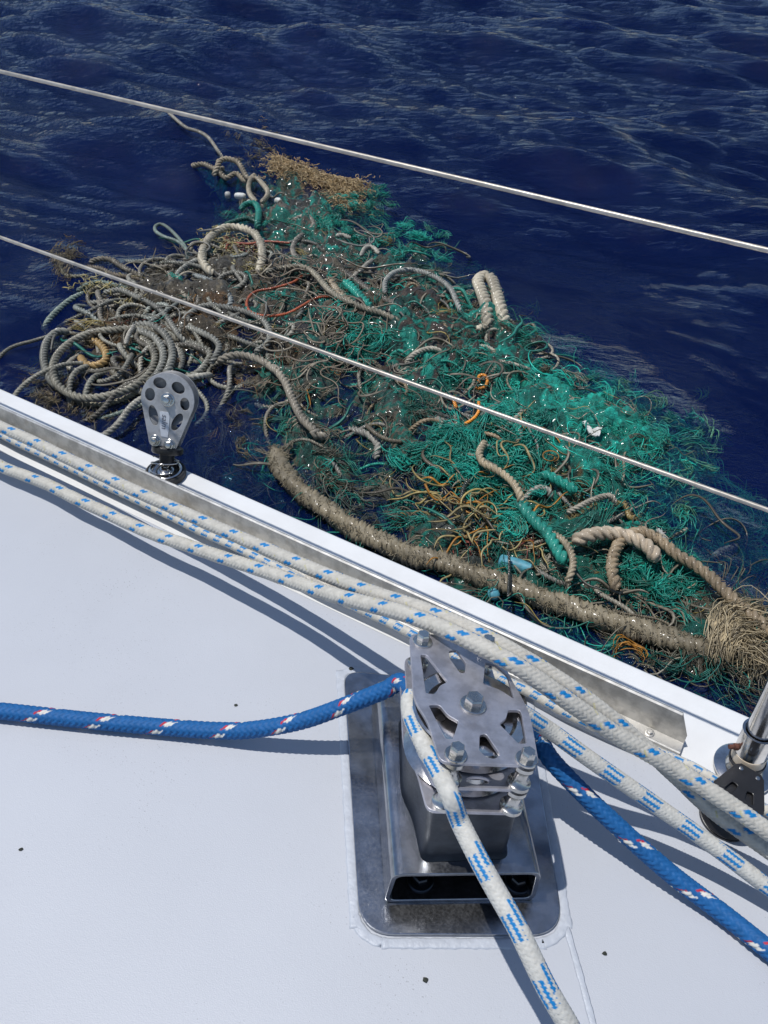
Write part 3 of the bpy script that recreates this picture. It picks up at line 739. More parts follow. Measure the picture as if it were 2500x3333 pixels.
Z3 = lambda L: Z(500, 350, 2.074, L)
Z6 = lambda L: Z(1500, 900, 1.659, L)
SR = [
 ('rope', Z4([(1060, 300), (1050, 230), (1000, 160), (930, 90), (880, 62), (842, 78), (845, 112), (900, 148), (990, 178), (1045, 225), (1075, 290)]), 0.0096, GGREY, 'thin grey-green rope bent into an open loop above the coil', .03, 0, 0),
 ('rope', Z4([(1230, 400), (1180, 350), (1155, 280), (1180, 200), (1240, 125), (1330, 82), (1430, 90), (1510, 125), (1555, 200), (1562, 290), (1540, 390)]), 0.0215, CREAM, 'thick cream frayed rope arched into a half circle', .05, .12, 700),
 ('rope', Z4([(260, 790), (180, 788), (112, 850), (88, 940), (98, 1030), (140, 1120), (205, 1180)]), 0.0169, GREY, 'outermost grey laid rope at the left edge of the coil', .035, 0, 0),
 ('rope', Z4([(1000, 850), (850, 785), (700, 768), (560, 775), (430, 790), (320, 830), (220, 900), (162, 980), (150, 1070), (185, 1150), (270, 1210), (380, 1235), (520, 1220), (640, 1180), (745, 1120), (820, 1040), (838, 950), (800, 870), (735, 825)]), 0.0169, (.27, .25, .19), 'grey-brown laid rope coiled in a full ring', .045, 0, 0),
 ('rope', Z4([(660, 775), (760, 790), (850, 840), (893, 920), (890, 1000), (850, 1080), (780, 1140)]), 0.0169, GREY, 'grey laid rope, middle of the three nested curves in the coil', .055, 0, 0),
 ('rope', Z4([(690, 742), (800, 740), (890, 790), (945, 870), (955, 960), (925, 1050), (880, 1100)]), 0.0169, GREY, 'grey laid rope, outer of the three nested curves in the coil', .06, 0, 0),
 ('rope', Z4([(370, 860), (445, 855), (500, 915), (505, 980), (440, 1015), (370, 1005), (335, 960)]), 0.0169, (.40, .26, .10), 'short tan laid rope curled round the middle of the coil', .02, 0, 0),
 ('rope', Z4([(85, 780), (130, 700), (215, 615), (300, 555), (400, 520)]), 0.0153, GGREY, 'greenish rope end trailing in the water left of the coil', .0, .05, 0),
 ('rope', Z4([(310, 515), (400, 462), (480, 452), (600, 480), (700, 500)]), 0.0124, GGREY, 'dull green rope at the top left of the coil', .02, .05, 0),
 ('rope', Z4([(390, 595), (500, 582), (600, 590), (700, 620), (780, 650)]), 0.0124, GREY, 'pale grey rope under the yellow weed in the coil', .02, 0, 0),
 ('rope', Z4([(490, 525), (600, 505), (700, 545), (800, 590), (880, 645), (940, 720), (1000, 810), (1045, 860)]), 0.0136, GREY, 'grey rope sloping down to the crossing right of the coil', .05, 0, 0),
 ('rope', Z4([(690, 545), (850, 562), (960, 590), (1050, 580), (1150, 572), (1250, 600), (1330, 650)]), 0.0130, (.30, .29, .24), 'grey rope running under the lower lifeline', .035, 0, 0),
 ('rope', Z4([(1000, 830), (1030, 720), (1095, 650), (1180, 612), (1300, 620), (1450, 652), (1560, 705), (1610, 780), (1600, 860), (1510, 930)]), 0.0141, GREY, 'grey rope arching right from the crossing and hooking down', .055, 0, 0),
 ('rope', Z4([(1050, 752), (1150, 790), (1240, 840), (1272, 890), (1245, 960), (1205, 1005)]), 0.0147, GREY, 'short thick grey rope curling down right of the nested curves', .06, 0, 0),
 ('rope', Z4([(1040, 850), (1130, 880), (1210, 930), (1185, 1000), (1120, 1070), (1040, 1090)]), 0.0153, (.26, .25, .20), 'rough grey rope curling left beside the block', .03, .08, 60),
 ('rope', Z4([(1100, 405), (1180, 430), (1270, 480), (1335, 530), (1350, 590), (1310, 640)]), 0.0130, (.28, .30, .28), 'bluish grey rope hooked above the lower lifeline', .05, .04, 0),
 ('rope', Z4([(935, 385), (960, 460), (1020, 520), (1080, 580)]), 0.0130, (.27, .24, .18), 'short brownish rope end standing out of the tangle', .05, .04, 30),
 ('rope', Z4([(395, 325), (450, 298), (540, 300), (620, 350), (700, 390), (790, 440)]), 0.0141, (.22, .19, .14), 'brown rope looping behind the lower lifeline at far left', .02, .08, 80),
 ('rope', Z4([(375, 350), (470, 360), (560, 400), (680, 420), (780, 450)]), 0.0124, (.20, .16, .11), 'darker brown rope just under the brown loop', .01, .08, 60),
 ('rope', Z4([(770, 385), (830, 355), (930, 350), (1040, 335), (1120, 308)]), 0.0130, (.24, .21, .16), 'grey-brown rope along the upper edge of the coil', .03, .06, 40),
 ('rope', Z4([(980, 460), (990, 400), (1040, 350), (1110, 312), (1170, 330)]), 0.0130, GREY, 'grey rope bent over the upper edge of the coil', .05, .06, 0),
 ('rope', Z4([(215, 290), (205, 350), (235, 400), (320, 412), (430, 400)]), 0.0102, (.24, .22, .15), 'weedy rope tail at the far left tip of the tangle', .0, .15, 200),
 ('rope', Z4([(220, 1215), (330, 1262), (470, 1285), (600, 1255), (740, 1190), (820, 1150)]), 0.0124, (.25, .22, .14), 'wet rope low in the water below the coil', .0, .1, 80),
 ('rope', Z4([(370, 1388), (500, 1368), (620, 1330), (760, 1280), (860, 1250)]), 0.0096, GGREY, 'thin rope awash closest to the white deck edge', .0, .08, 40),
 ('rope', Z4([(540, 1035), (600, 1100), (690, 1165), (760, 1200)]), 0.0136, (.27, .25, .19), 'short rope slanting down to the upright block', .02, 0, 0),
 ('rope', Z4([(1000, 880), (1025, 960), (1010, 1040)]), 0.0124, GREY, 'stub of grey rope directly above the upright block', .03, .05, 0),
 ('rope', Z4([(640, 870), (665, 800), (700, 745)]), 0.0102, (.38, .35, .29), 'short pale rope lying across the coil', .07, 0, 0),
 ('rope', Z4([(1260, 990), (1350, 950), (1450, 950), (1560, 985), (1659, 1050)])+Z5([(170, 915), (230, 990), (270, 1080), (310, 1170), (355, 1240), (420, 1300)])+Z8([(450, 105), (520, 120)]), 0.0169, (.33, .29, .22), 'long beige rope curving down from the coil towards the hull', .075, .05, 150),
 ('cord', Z5([(340, 365), (280, 405), (160, 440), (60, 460), (12, 505), (12, 560), (60, 595), (150, 605), (250, 590), (330, 550), (420, 500), (510, 490), (610, 520)]), 0.0070, RUST, 'rust-red cord curving through the middle of the tangle', .06, 0, 0),
 ('rope', Z5([(200, 322), (290, 310), (370, 322), (430, 370), (480, 430), (540, 480), (620, 520), (720, 560), (820, 590), (920, 640)]), 0.0147, (.30, .265, .19), 'tan laid rope crossing the centre beside the rust-red cord', .08, 0, 0),
 ('rope', Z5([(500, 380), (540, 440), (600, 500), (680, 560), (760, 600)]), 0.0169, TAN, 'thick tan rope lying doubled beside the teal rope', .06, 0, 0),
 ('rope', Z5([(360, 290), (450, 300), (540, 320), (620, 360), (700, 420), (790, 480), (900, 540), (980, 610)]), 0.0158, (.13, .115, .09), 'dark brown rope behind the teal rope', .04, .06, 60),
 ('rope', Z5([(595, 400), (660, 460), (700, 505), (742, 545)]), 0.0215, BTEAL, 'short thick teal rope in the centre', .07, .06, 60),
 ('rope', Z5([(835, 470), (838, 400), (890, 348), (980, 330), (1080, 350), (1170, 392), (1230, 445), (1262, 515), (1292, 585)]), 0.0130, (.33, .33, .29), 'pale grey rope arched over the dark centre', .07, .06, 0),
 ('rope', Z5([(1455, 660), (1440, 540), (1405, 440), (1392, 400), (1425, 370), (1475, 388), (1500, 460), (1530, 560), (1555, 665)]), 0.0288, CREAM, 'thick cream rope doubled into a tight bight, far side of the tangle', .06, .05, 500),
 ('rope', Z5([(1380, 690), (1450, 665), (1520, 668), (1590, 700)]), 0.0169, CREAM, 'short cream rope lying across the foot of the thick bight', .03, .08, 100),
 ('rope', Z5([(958, 892), (1000, 842), (1060, 810), (1120, 800), (1180, 822)]), 0.0119, (.40, .36, .28), 'beige laid rope arched just behind the lower lifeline', .06, 0, 0),
 ('rope', Z5([(930, 985), (990, 945), (1060, 920), (1120, 900)]), 0.0113, (.36, .30, .22), 'beige rope slanting up to the arched beige rope', .03, 0, 0),
 ('cord', Z5([(1365, 1040), (1430, 1032), (1450, 990), (1430, 960), (1398, 968), (1400, 1010)]), 0.0070, ORANGE, 'orange cord curled in a small hook', .05, 0, 0),
 ('cord', Z5([(1248, 1085), (1252, 1125), (1265, 1155)]), 0.0079, ORANGE, 'short orange cord left under the lower lifeline', .05, 0, 0),
 ('cord', Z5([(1398, 1118), (1396, 1180), (1360, 1225), (1310, 1255)]), 0.0070, ORANGE, 'orange cord curving down from under the lower lifeline', .05, 0, 0),
 ('ring', Z5([(1472, 1255), (1490, 1243), (1530, 1243), (1552, 1255), (1530, 1268), (1490, 1268), (1470, 1254)]), 0.0062, YEL, 'small flat yellow ring on the nets', .05, 0, 0),
 ('rope', Z8([(1375, 145), (1345, 205), (1365, 258), (1430, 292), (1490, 332), (1530, 372), (1560, 425), (1570, 480)]), 0.0141, (.42, .34, .22), 'tan laid rope bending down through the green clumps', .10, 0, 0),
 ('rope', Z8([(1100, 20), (1180, 50), (1260, 90), (1340, 140)]), 0.0147, (.34, .30, .25), 'greyish rope leading down to the bent tan rope', .03, .06, 80),
 ('rope', Z8([(782, 240), (797, 170), (760, 120), (700, 90), (640, 78)]), 0.0141, (.36, .34, .29), 'pale wet rope hooked down in the dark water', .02, .08, 80),
 ('rope', Z8([(1262, 575), (1250, 480), (1268, 385), (1310, 350)]), 0.0113, (.03, .045, .035), 'blackish green rope standing over the yellow cords', .05, 0, 0),
 ('cord', Z8([(1505, 740), (1506, 860), (1500, 985)]), 0.0051, (.015, .02, .015), 'thin black cord hanging across the big hawser', .09, 0, 0),
 ('rope', Z7([(335, 552), (420, 512), (520, 490), (620, 490), (720, 512), (820, 560), (880, 612), (902, 690)]), 0.0243, (.48, .39, .28), 'thick light tan rope arched over dark water', .11, 0, 60),
 ('rope', Z7([(635, 875), (612, 765), (610, 665), (650, 565), (715, 502), (800, 478), (880, 505), (960, 560), (1060, 640), (1180, 712), (1290, 802), (1400, 912), (1500, 1002), (1600, 1085), (1680, 1180)]), 0.0192, (.33, .25, .155), 'long brown rope looping up then trailing to the right edge', .10, .07, 500),
 ('rope', Z7([(200, 488), (270, 530), (320, 600), (345, 680), (330, 760), (298, 825)]), 0.0119, (.44, .36, .24), 'slim tan rope curving down beside the big green rope', .10, 0, 0),
 ('rope', Z7([(300, 350), (380, 310), (460, 270), (540, 240), (600, 238), (632, 290)]), 0.0102, (.44, .39, .30), 'slim beige rope bridging over the blue scrap', .10, 0, 0),
 ('rope', Z7([(632, 290), (690, 285), (712, 340), (730, 385), (775, 380)]), 0.0096, (.36, .26, .10), 'ragged brown rope end right of the slim beige rope', .04, .12, 100),
 ('rope', Z7([(0, 275), (60, 210), (120, 180), (180, 198), (192, 255)]), 0.0113, (.36, .34, .29), 'grey rope arching over the top of the big green rope', .06, 0, 0),
 ('rope', Z7([(-20, 270), (30, 340), (70, 385), (110, 430), (170, 485), (220, 565), (260, 640), (290, 705)]), 0.0215, (.015, .25, .19), 'big green twisted rope sloping down to the right', .085, .05, 120),
 ('rope', Z7([(120, 88), (210, 115), (290, 160), (370, 208)]), 0.0186, BTEAL, 'short bright green rope below the lower lifeline', .08, .05, 80),
 ('rope', Z7([(795, 925), (860, 912), (930, 922), (1000, 950)]), 0.0260, (.26, .23, .22), 'stub of thick grey rope under the green clumps', .0, .05, 0),
 ('rope', Z7([(1290, 650), (1340, 610), (1400, 590), (1460, 575)]), 0.0113, (.36, .34, .30), 'pale rope just under the surface at the right', -.03, .08, 40),
 ('rope', Z7([(905, 460), (950, 500), (975, 600), (990, 690)]), 0.0079, (.45, .44, .40), 'thin white frayed rope behind the arched ropes', .03, .1, 60),
 ('rope', Z3([(100, 25), (210, 95), (300, 145), (370, 200), (430, 260), (465, 335)]), 0.0119, (.33, .30, .24), 'rope tail leading away from the knot at the far tip', .05, 0, 0),
 ('rope', Z3([(262, 398), (290, 418), (350, 418), (420, 402), (480, 410)]), 0.0169, (.30, .25, .17), 'rope end sticking out left of the knot', .03, 0, 0),
 ('rope', Z3([(400, 400), (415, 372), (455, 345), (520, 350), (580, 388), (630, 425), (690, 455)]), 0.0175, (.34, .28, .19), 'upper strand of the knotted rope', .08, 0, 0),
 ('rope', Z3([(440, 355), (428, 400), (440, 445), (490, 480), (560, 460), (620, 440), (690, 465)]), 0.0175, (.30, .25, .17), 'lower strand of the knotted rope', .05, 0, 0),
 ('rope', Z3([(690, 635), (650, 585), (642, 530), (662, 480), (698, 455), (722, 500), (768, 560), (765, 600), (730, 640)]), 0.0158, (.35, .30, .21), 'knotted rope end bent into an upright eye', .07, 0, 0),
 ('rope', Z3([(590, 690), (620, 655), (680, 648), (708, 690), (705, 770), (700, 820)]), 0.0181, TEAL, 'teal rope wrapped over the white floats', .07, .04, 40),
 ('rope', Z3([(480, 790), (560, 765), (640, 750), (700, 770)]), 0.0136, DGRN, 'dark green rope left of the teal rope', .02, .05, 40),
 ('rope', Z3([(940, 765), (990, 740), (1050, 740), (1080, 790), (1050, 830)]), 0.0141, (.33, .30, .24), 'pale brown hook of rope among the upper nets', .05, .06, 40),
 ('rope', Z3([(1010, 855), (960, 900), (940, 960), (960, 1020)]), 0.0147, (.28, .25, .20), 'greyish brown rope curving past the red cords', .05, .06, 40),
 ('cord', Z3([(490, 960), (500, 925), (550, 915), (640, 920), (760, 905), (920, 915)]), 0.0068, (.42, .12, .07), 'dull red cord above the rust-red cord', .04, 0, 0),
 ('rope', Z3([(1230, 868), (1280, 862), (1330, 880)]), 0.0124, (.42, .39, .32), 'short beige rope end in the green nets, upper one', .05, 0, 0),
 ('rope', Z3([(1400, 1000), (1430, 950), (1480, 945), (1520, 985)]), 0.0119, (.42, .39, .32), 'small beige rope hook in the green nets', .05, 0, 0),
 ('rope', Z3([(1390, 1110), (1440, 1060), (1480, 1030)]), 0.0124, (.42, .39, .32), 'short beige rope end in the green nets, lower one', .05, 0, 0),
 ('rope', Z6([(345, 720), (300, 765), (250, 810), (200, 850)]), 0.0136, (.38, .34, .27), 'beige rope crossing beneath the lower lifeline beside the yellow ring', .05, 0, 0),
 ('rope', Z6([(300, 800), (320, 850), (300, 900)]), 0.0136, (.36, .31, .25), 'beige rope stub hanging below the lower lifeline', .05, .05, 0),
 ('rope', Z6([(590, 1275), (660, 1240), (740, 1200), (810, 1180)]), 0.0096, (.42, .37, .28), 'thin beige rope near the blue scrap', .05, 0, 0),
]
for nm, px, rad, col, lab, off, lump, fz in SR:
    sea_rope(nm, px, rad, col, lab, off, lump, fz, cat={'rope': 'rope', 'cord': 'cord', 'ring': 'ring'}[nm])
# the big hawser with its burst end
hpx = Z8([(245, 200), (285, 310), (390, 420), (540, 530), (700, 635), (850, 705), (1000, 765), (1150, 800), (1300, 860), (1500, 920)])+Z7([(150, 935), (290, 975), (450, 1040), (650, 1100), (850, 1160), (1050, 1222), (1250, 1272), (1370, 1300)])
haw = sea_rope('hawser', hpx, .032, (.28, .235, .155), 'thick matted brown hawser floating alongside the hull with a burst end', .035, .30, 6500, lobes=3, fl=.015)
bgm = Bag(); root = np.array(on_sea(Z7([(1340, 1290)]), .06))[0]
for q in range(1000):
    tgt = np.array(on_sea(Z7([(random.gauss(1550, 62), random.gauss(1310, 75))]) if q % 4 else Z7([(random.gauss(1490, 50), random.gauss(1130, 45))]), .0))[0]
    a = root+rng.normal(0, .018, 3)*[1, 1, .8]; mid = (a+tgt)/2+rng.normal(0, .03, 3)+np.array([0.03, .06, .055]); tgt[2] += rng.uniform(.0, .08)
    dr_ = tgt-a; pe = np.array([-dr_[1], dr_[0], 0])*.22
    V, F, C = sweep([a, a+dr_*.3+pe+[0, 0, .04], a+dr_*.6+pe*1.2+[0, 0, .03]+rng.normal(0, .012, 3), tgt+rng.normal(0, .02, 3), tgt-pe*rng.uniform(.2, .9)+rng.normal(0, .02, 3)], rng.uniform(.0010, .0020), 3, .028)
    bgm.add(V, F, np.array((.58, .47, .29))*rng.uniform(.4, 1.25))
me = bgm.mesh('frayed_end'); me.transform(Matrix.Translation(-haw.location)); tag(link('frayed_end', me, M_net, haw), kind='stuff')

# floats
M_float = mat_plain('dirty_white_float', (.72, .72, .68), .45, 60, .25, .4, c2=(.5, .5, .44))
M_fgrey = mat_plain('grey_float', (.42, .42, .38), .5, 60, .3, .4)
M_cyan = mat_plain('pale_blue_plastic', (.10, .36, .45), .5, 40, .4, .5)
for (x, y, L_, r_, ang_, mt, lab) in ((585, 597, .072, .019, -.1, M_float, 'long white float beside the upright rope eye'), (500, 590, .035, .020, .2, M_fgrey, 'dirty grey float left of the long white float'),
        (845, 632, .052, .020, -.25, M_float, 'white float right of the upright rope eye'), (650, 645, .040, .020, .1, M_float, 'round white float partly under the teal rope'), (610, 678, .028, .013, .3, M_float, 'small white float left of the teal rope')):
    p = np.array(on_sea(Z3([(x, y)]), .035))[0]
    o = lathe('float', [(r_*.35, -L_/2), (r_*.75, -L_*.44), (r_, -L_*.25), (r_*1.03, 0), (r_, L_*.25), (r_*.75, L_*.44), (r_*.35, L_/2)], mt, None, Matrix(), 24, 60)
    o.location = p; o.rotation_euler = (PI/2, 0, PI/2+ang_); tag(o, lab, 'float')
pc = np.array(on_sea(Z8([(1540, 812)]), .03))[0]
o = lathe('plastic_tube', [(.016, -.055), (.022, -.05), (.024, 0), (.022, .05), (.015, .055)], M_cyan, None, Matrix(), 20, 50); o.location = pc; o.rotation_euler = (PI/2, 0, PI/2-.35); tag(o, 'pale blue plastic tube beside the thin black cord', 'tube')
pc = np.array(on_sea(Z8([(1422, 968)]), .02))[0]
o = lathe('plastic_float', [(.006, -.014), (.016, -.011), (.021, 0), (.016, .011), (.006, .014)], M_cyan, None, Matrix(), 20, 50); o.location = pc; o.rotation_euler = (.5, .3, 0); tag(o, 'small round pale blue float at the edge of the hawser', 'float')

# ---- matted mound that everything lies on
poly = [(420, 290), (600, 340), (640, 335), (720, 362), (810, 372), (812, 450), (900, 470), (1000, 540), (1060, 600), (1140, 700), (1290, 800), (1460, 880), (1530, 960), (1520, 1060), (1600, 1140), (1659, 1160), (1800, 1300), (1800, 1560), (1659, 1560),
        (1500, 1580), (1240, 1450), (1050, 1390), (900, 1310), (700, 1210), (560, 1110), (500, 1000), (500, 930), (480, 880), (430, 860), (330, 880), (180, 890), (100, 850), (85, 760), (110, 680), (180, 620), (220, 560), (330, 560), (430, 540), (440, 480), (450, 400), (470, 350)]
PW = np.array([G(u*1.507, v*1.507, WL)[:2] for u, v in poly])
def inside(x, y):
    c = np.zeros(np.shape(x), bool); n_ = len(PW)
    for i_ in range(n_):
        x1, y1 = PW[i_]; x2, y2 = PW[(i_+1) % n_]
        c ^= ((y1 > y) != (y2 > y)) & (x < (x2-x1)*(y-y1)/(y2-y1+1e-12)+x1)
    return c
def distpoly(x, y):
    d = np.full(np.shape(x), 9.); n_ = len(PW)
    for i_ in range(n_):
        a = PW[i_]; b_ = PW[(i_+1) % n_]; ab = b_-a; t_ = np.clip(((x-a[0])*ab[0]+(y-a[1])*ab[1])/(ab@ab), 0, 1)
        d = np.minimum(d, np.hypot(x-a[0]-t_*ab[0], y-a[1]-t_*ab[1]))
    return d
# value-noise helper
_vn = np.random.default_rng(2).random((256, 256))
def vnoise(x, y, s):
    x = np.asarray(x)*s+1000; y = np.asarray(y)*s+1000; xi = np.floor(x).astype(int); yi = np.floor(y).astype(int); fx = x-xi; fy = y-yi
    fx = fx*fx*(3-2*fx); fy = fy*fy*(3-2*fy); g_ = lambda a, b_: _vn[a % 256, b_ % 256]
    return (g_(xi, yi)*(1-fx)+g_(xi+1, yi)*fx)*(1-fy)+(g_(xi, yi+1)*(1-fx)+g_(xi+1, yi+1)*fx)*fy
gx = np.arange(-2.6, 2.6, .0095); gy = np.arange(1.0, 7.6, .0095); GX, GY = np.meshgrid(gx, gy)
ins = inside(GX, GY); dp = distpoly(GX, GY)
sd = np.where(ins, dp, -dp)+(vnoise(GX, GY, 3)-.5)*.22+(vnoise(GX, GY, 11)-.5)*.12
def mound_z(x, y, sd_):
    ed = np.clip(sd_/.35, 0, 1)
    return WL+wave(x, y)-.30+.322*ed**.5+(vnoise(x, y, 6)-.5)*.10*ed+(vnoise(x, y, 17)-.5)*.06+(vnoise(x, y, 45)-.5)*.035+(vnoise(x, y, 90)-.5)*.02
MZ = mound_z(GX, GY, sd)
n, m_ = GX.shape; V = np.stack([GX, GY, MZ], -1).reshape(-1, 3)
i = np.arange(n-1)[:, None]*m_; j = np.arange(m_-1)[None, :]
F = np.stack([i+j, i+j+1, i+m_+j+1, i+m_+j], -1).reshape(-1, 4)
keep = (sd > -.05).ravel()[F].all(1); F = F[keep]
used = np.unique(F); rm = np.full(len(V), -1); rm[used] = np.arange(len(used)); V = V[used]; F = rm[F]
# palettes by area (source-photo pixels: x, y, radius, colours)
AREAS = [
 (430, 1150, 330, [(.10, .075, .04), (.15, .12, .075), (.06, .05, .035), (.17, .09, .03)]),
 (680, 900, 240, [(.12, .10, .07), (.17, .14, .09), (.09, .08, .06)]),
 (760, 560, 200, [DGRN, (.10, .085, .05), TEAL, (.05, .045, .03)]),
 (1100, 760, 260, [TEAL, (.12, .10, .07), (.20, .18, .14), DGRN, BTEAL, (.05, .05, .04)]),
 (1050, 1000, 260, [(.13, .10, .065), (.18, .15, .10), DGRN, TEAL, (.05, .045, .04)]),
 (1450, 860, 220, [DGRN, TEAL, (.10, .10, .07)]),
 (1450, 1150, 260, [DGRN, TEAL, (.10, .07, .05), (.04, .04, .035), BTEAL]),
 (1180, 1480, 300, [(.12, .12, .09), (.015, .17, .12), (.17, .145, .10), TEAL, (.08, .085, .07), (.02, .11, .085)]),
 (1970, 1420, 300, [(.01, .40, .30), (.01, .28, .20), (.015, .50, .37), (.01, .20, .15)]),
 (2200, 1700, 260, [TEAL, DGRN, BTEAL]),
 (1700, 1600, 230, [TEAL, (.17, .13, .05), DGRN, BTEAL, (.06, .05, .03)]),
 (1950, 1900, 300, [(.01, .14, .10), TEAL, (.10, .10, .07), (.02, .22, .16)]),
 (2300, 2100, 300, [(.01, .13, .10), (.09, .09, .065), (.15, .13, .09)]),
 (1300, 1720, 280, [(.09, .10, .08), (.012, .16, .12), (.15, .13, .09), TEAL, (.05, .06, .05)]),
 (1010, 560, 90, [(.46, .33, .16), (.38, .26, .12), (.30, .20, .09)]), (1120, 600, 100, [(.46, .33, .16), (.36, .25, .11), (.24, .16, .08)]),
]
AW = np.array([[*G(a[0], a[1], WL)[:2], a[2]/900.] for a in AREAS])
def area_col(x, y, r_):
    x = np.asarray(x); y = np.asarray(y)
    D = [np.hypot(x-a[0], y-a[1])/a[2]+.35*vnoise(x+i_*7, y, 5) for i_, a in enumerate(AW)]
    k = np.argmin(np.array(D), 0); out_ = np.zeros(x.shape+(3,))
    for i_, a in enumerate(AREAS):
        m2 = k == i_; pal = np.array(a[3]); out_[m2] = pal[(r_[m2]*len(pal)).astype(int) % len(pal)]
    return out_
rv = np.clip(vnoise(V[:, 0], V[:, 1], 14)*1.5-.25+.25*(vnoise(V[:, 0], V[:, 1], 60)-.5), 0, .999)
CM = area_col(V[:, 0], V[:, 1], rv)*(.7+.9*vnoise(V[:, 0], V[:, 1], 33))[:, None]
M_mat, t, b = new_mat('matted_net')
a_ = t.nodes.new('ShaderNodeAttribute'); a_.attribute_name = 'col'
n1 = noise(t, 60, 6, .7); n2 = noise(t, 220, 4, .7)
dk = t.nodes.new('ShaderNodeVectorMath'); dk.operation = 'SCALE'; dk.inputs['Scale'].default_value = .5; t.links.new(a_.outputs['Color'], dk.inputs[0])
t.links.new(mixcol(t, dk.outputs[0], a_.outputs['Color'], ramp(t, n1, .4, .6)), b.inputs['Base Color'])
b.inputs['Roughness'].default_value = .45; b.inputs['Coat Weight'].default_value = .3; b.inputs['Coat Roughness'].default_value = .1
bump(t, n2, .8, .008, b, bump(t, n1, 1, .02, None))
tag(link('matted_net', np_mesh('matted_net', V, F, True, CM), M_mat), 'dark matted mass of old fishing net just under the water', 'net', kind='stuff')

# ---- tangled strands, vectorised: batches of equal-length curls
def curls(n_, pick, length, rad, npt=14, curl=9., zr=(-.02, .05), colj=.35, spread=0.0, bun=1, bw=.008):
    """n_ random curling strands; pick(k)-> x,y arrays of starts; returns one mesh bag entry"""
    n0_ = max(1, n_//bun); x, y, col, zoff = pick(n0_); n0_ = len(x)
    rp = lambda a: np.repeat(a, bun, axis=0)
    L_ = rp(length*rng.uniform(.5, 1.4, n0_)); th = rp(rng.uniform(0, 2*PI, n0_)); k0 = rp(rng.normal(0, curl, n0_)); k1 = rp(rng.normal(0, curl*1.2, n0_)); ph = rp(rng.uniform(0, 6, n0_))
    x, y, col, zoff = rp(x), rp(y), rp(col), rp(zoff); n_ = len(x); zr_ = rp(rng.uniform(zr[0], zr[1], n0_))
    if bun > 1:
        x = x+rng.normal(0, bw, n_); y = y+rng.normal(0, bw, n_); zr_ = zr_+rng.normal(0, bw*.7, n_); th = th+rng.normal(0, .12, n_); k0 = k0+rng.normal(0, curl*.12, n_)
    ds = L_/npt
    px_ = np.zeros((n_, npt)); py_ = np.zeros((n_, npt)); px_[:, 0] = x; py_[:, 0] = y
    for i_ in range(1, npt):
        th = th+(k0+k1*np.sin(ph+i_*.55))*ds
        px_[:, i_] = px_[:, i_-1]+np.cos(th)*ds; py_[:, i_] = py_[:, i_-1]+np.sin(th)*ds
    tt_ = np.linspace(0, 1, npt)[None, :]
    zz = zoff[:, None]+zr_[:, None]+np.minimum(.018, .09*L_)[:, None]*np.sin(tt_*rng.uniform(3, 11, n_)[:, None]+ph[:, None])
    base_z = WL+wave(px_, py_); Zp = base_z+zz
    Pn = np.stack([px_, py_, Zp], -1)
    T = np.gradient(Pn, axis=1); T /= np.linalg.norm(T, axis=2, keepdims=True)+1e-9
    up_ = np.array([0, 0, 1.]); B = np.cross(T, up_); B /= np.linalg.norm(B, axis=2, keepdims=True)+1e-9; N_ = np.cross(B, T)
    rd = (rad*rng.uniform(.6, 1.4, n_))[:, None]*np.sqrt(np.clip(4*tt_*(1-tt_), .08, 1))
    V = []
    for q in range(3):
        a = 2*PI*q/3+.5
        V.append(Pn+rd[..., None]*(math.cos(a)*N_+math.sin(a)*B))
    V = np.stack(V, 2)            # n, npt, 3, xyz
    idx = np.arange(n_*npt*3).reshape(n_, npt, 3)
    F = []
    for q in range(3):
        q2 = (q+1) % 3
        F.append(np.stack([idx[:, :-1, q], idx[:, :-1, q2], idx[:, 1:, q2], idx[:, 1:, q]], -1).reshape(-1, 4)[:, ::-1])
    C = (col*rng.uniform(1-colj, 1+colj, (n_, 1)))[:, None, None, :]*np.ones((1, npt, 3, 1))
    return V.reshape(-1, 3), np.vstack(F), C.reshape(-1, 3)
def in_mass(n_, margin=.02):
    xs = []; ys = []
    while sum(map(len, xs)) < n_:
        # uniform over the picture so that detail stays even with distance
        u = rng.uniform(80, 2560, n_*2); v = rng.uniform(400, 2330, n_*2)
        R3 = (u-1250)[:, None]*RV+(1666.5-v)[:, None]*UV+FPX*fw; k = (WL-H)/R3[:, 2]; x = R3[:, 0]*k; y = R3[:, 1]*k
        s_ = np.where(inside(x, y), 1, -1)*distpoly(x, y)+(vnoise(x, y, 3)-.5)*.22
        ok = s_ > margin; xs.append(x[ok]); ys.append(y[ok])
    return np.concatenate(xs)[:n_], np.concatenate(ys)[:n_]
def depth_off(x, y):
    s_ = np.where(inside(x, y), 1, -1)*distpoly(x, y)+(vnoise(x, y, 3)-.5)*.22
    far = (x*.62+(y-3.3)*.78)            # the far right flank lies deeper
    lump_ = (vnoise(x, y, 6)-.5)*.09+(vnoise(x, y, 17)-.5)*.05
    return .012-.17*np.clip(1-s_/.28, 0, 1)+lump_*.8
def pick_mass(bias=1.0):
    def f(n_):
        x, y = in_mass(n_); c = area_col(x, y, rng.random(n_))*bias; gp_ = np.array([(.012, .26, .19), (.26, .22, .15), (.40, .36, .27), (.34, .26, .08), (.01, .12, .09), (.14, .12, .08), (.02, .36, .27), (.45, .20, .03)]); mk = rng.random(n_) < .22; c[mk] = gp_[rng.choice(8, mk.sum(), p=[.2, .2, .14, .08, .14, .14, .07, .03])]; return x, y, c, depth_off(x, y)
    return f
B1 = Bag()
B1.add(*curls(2600, pick_mass(1.0), .10, .0018, 8, 26, (-.03, .03)))
B1.add(*curls(6600, pick_mass(1.1), .20, .0018, 10, 15, (-.025, .03), .25, bun=9, bw=.007))
B1.add(*curls(2800, pick_mass(1.3), .14, .0018, 9, 24, (-.02, .03), .25, bun=12, bw=.010))
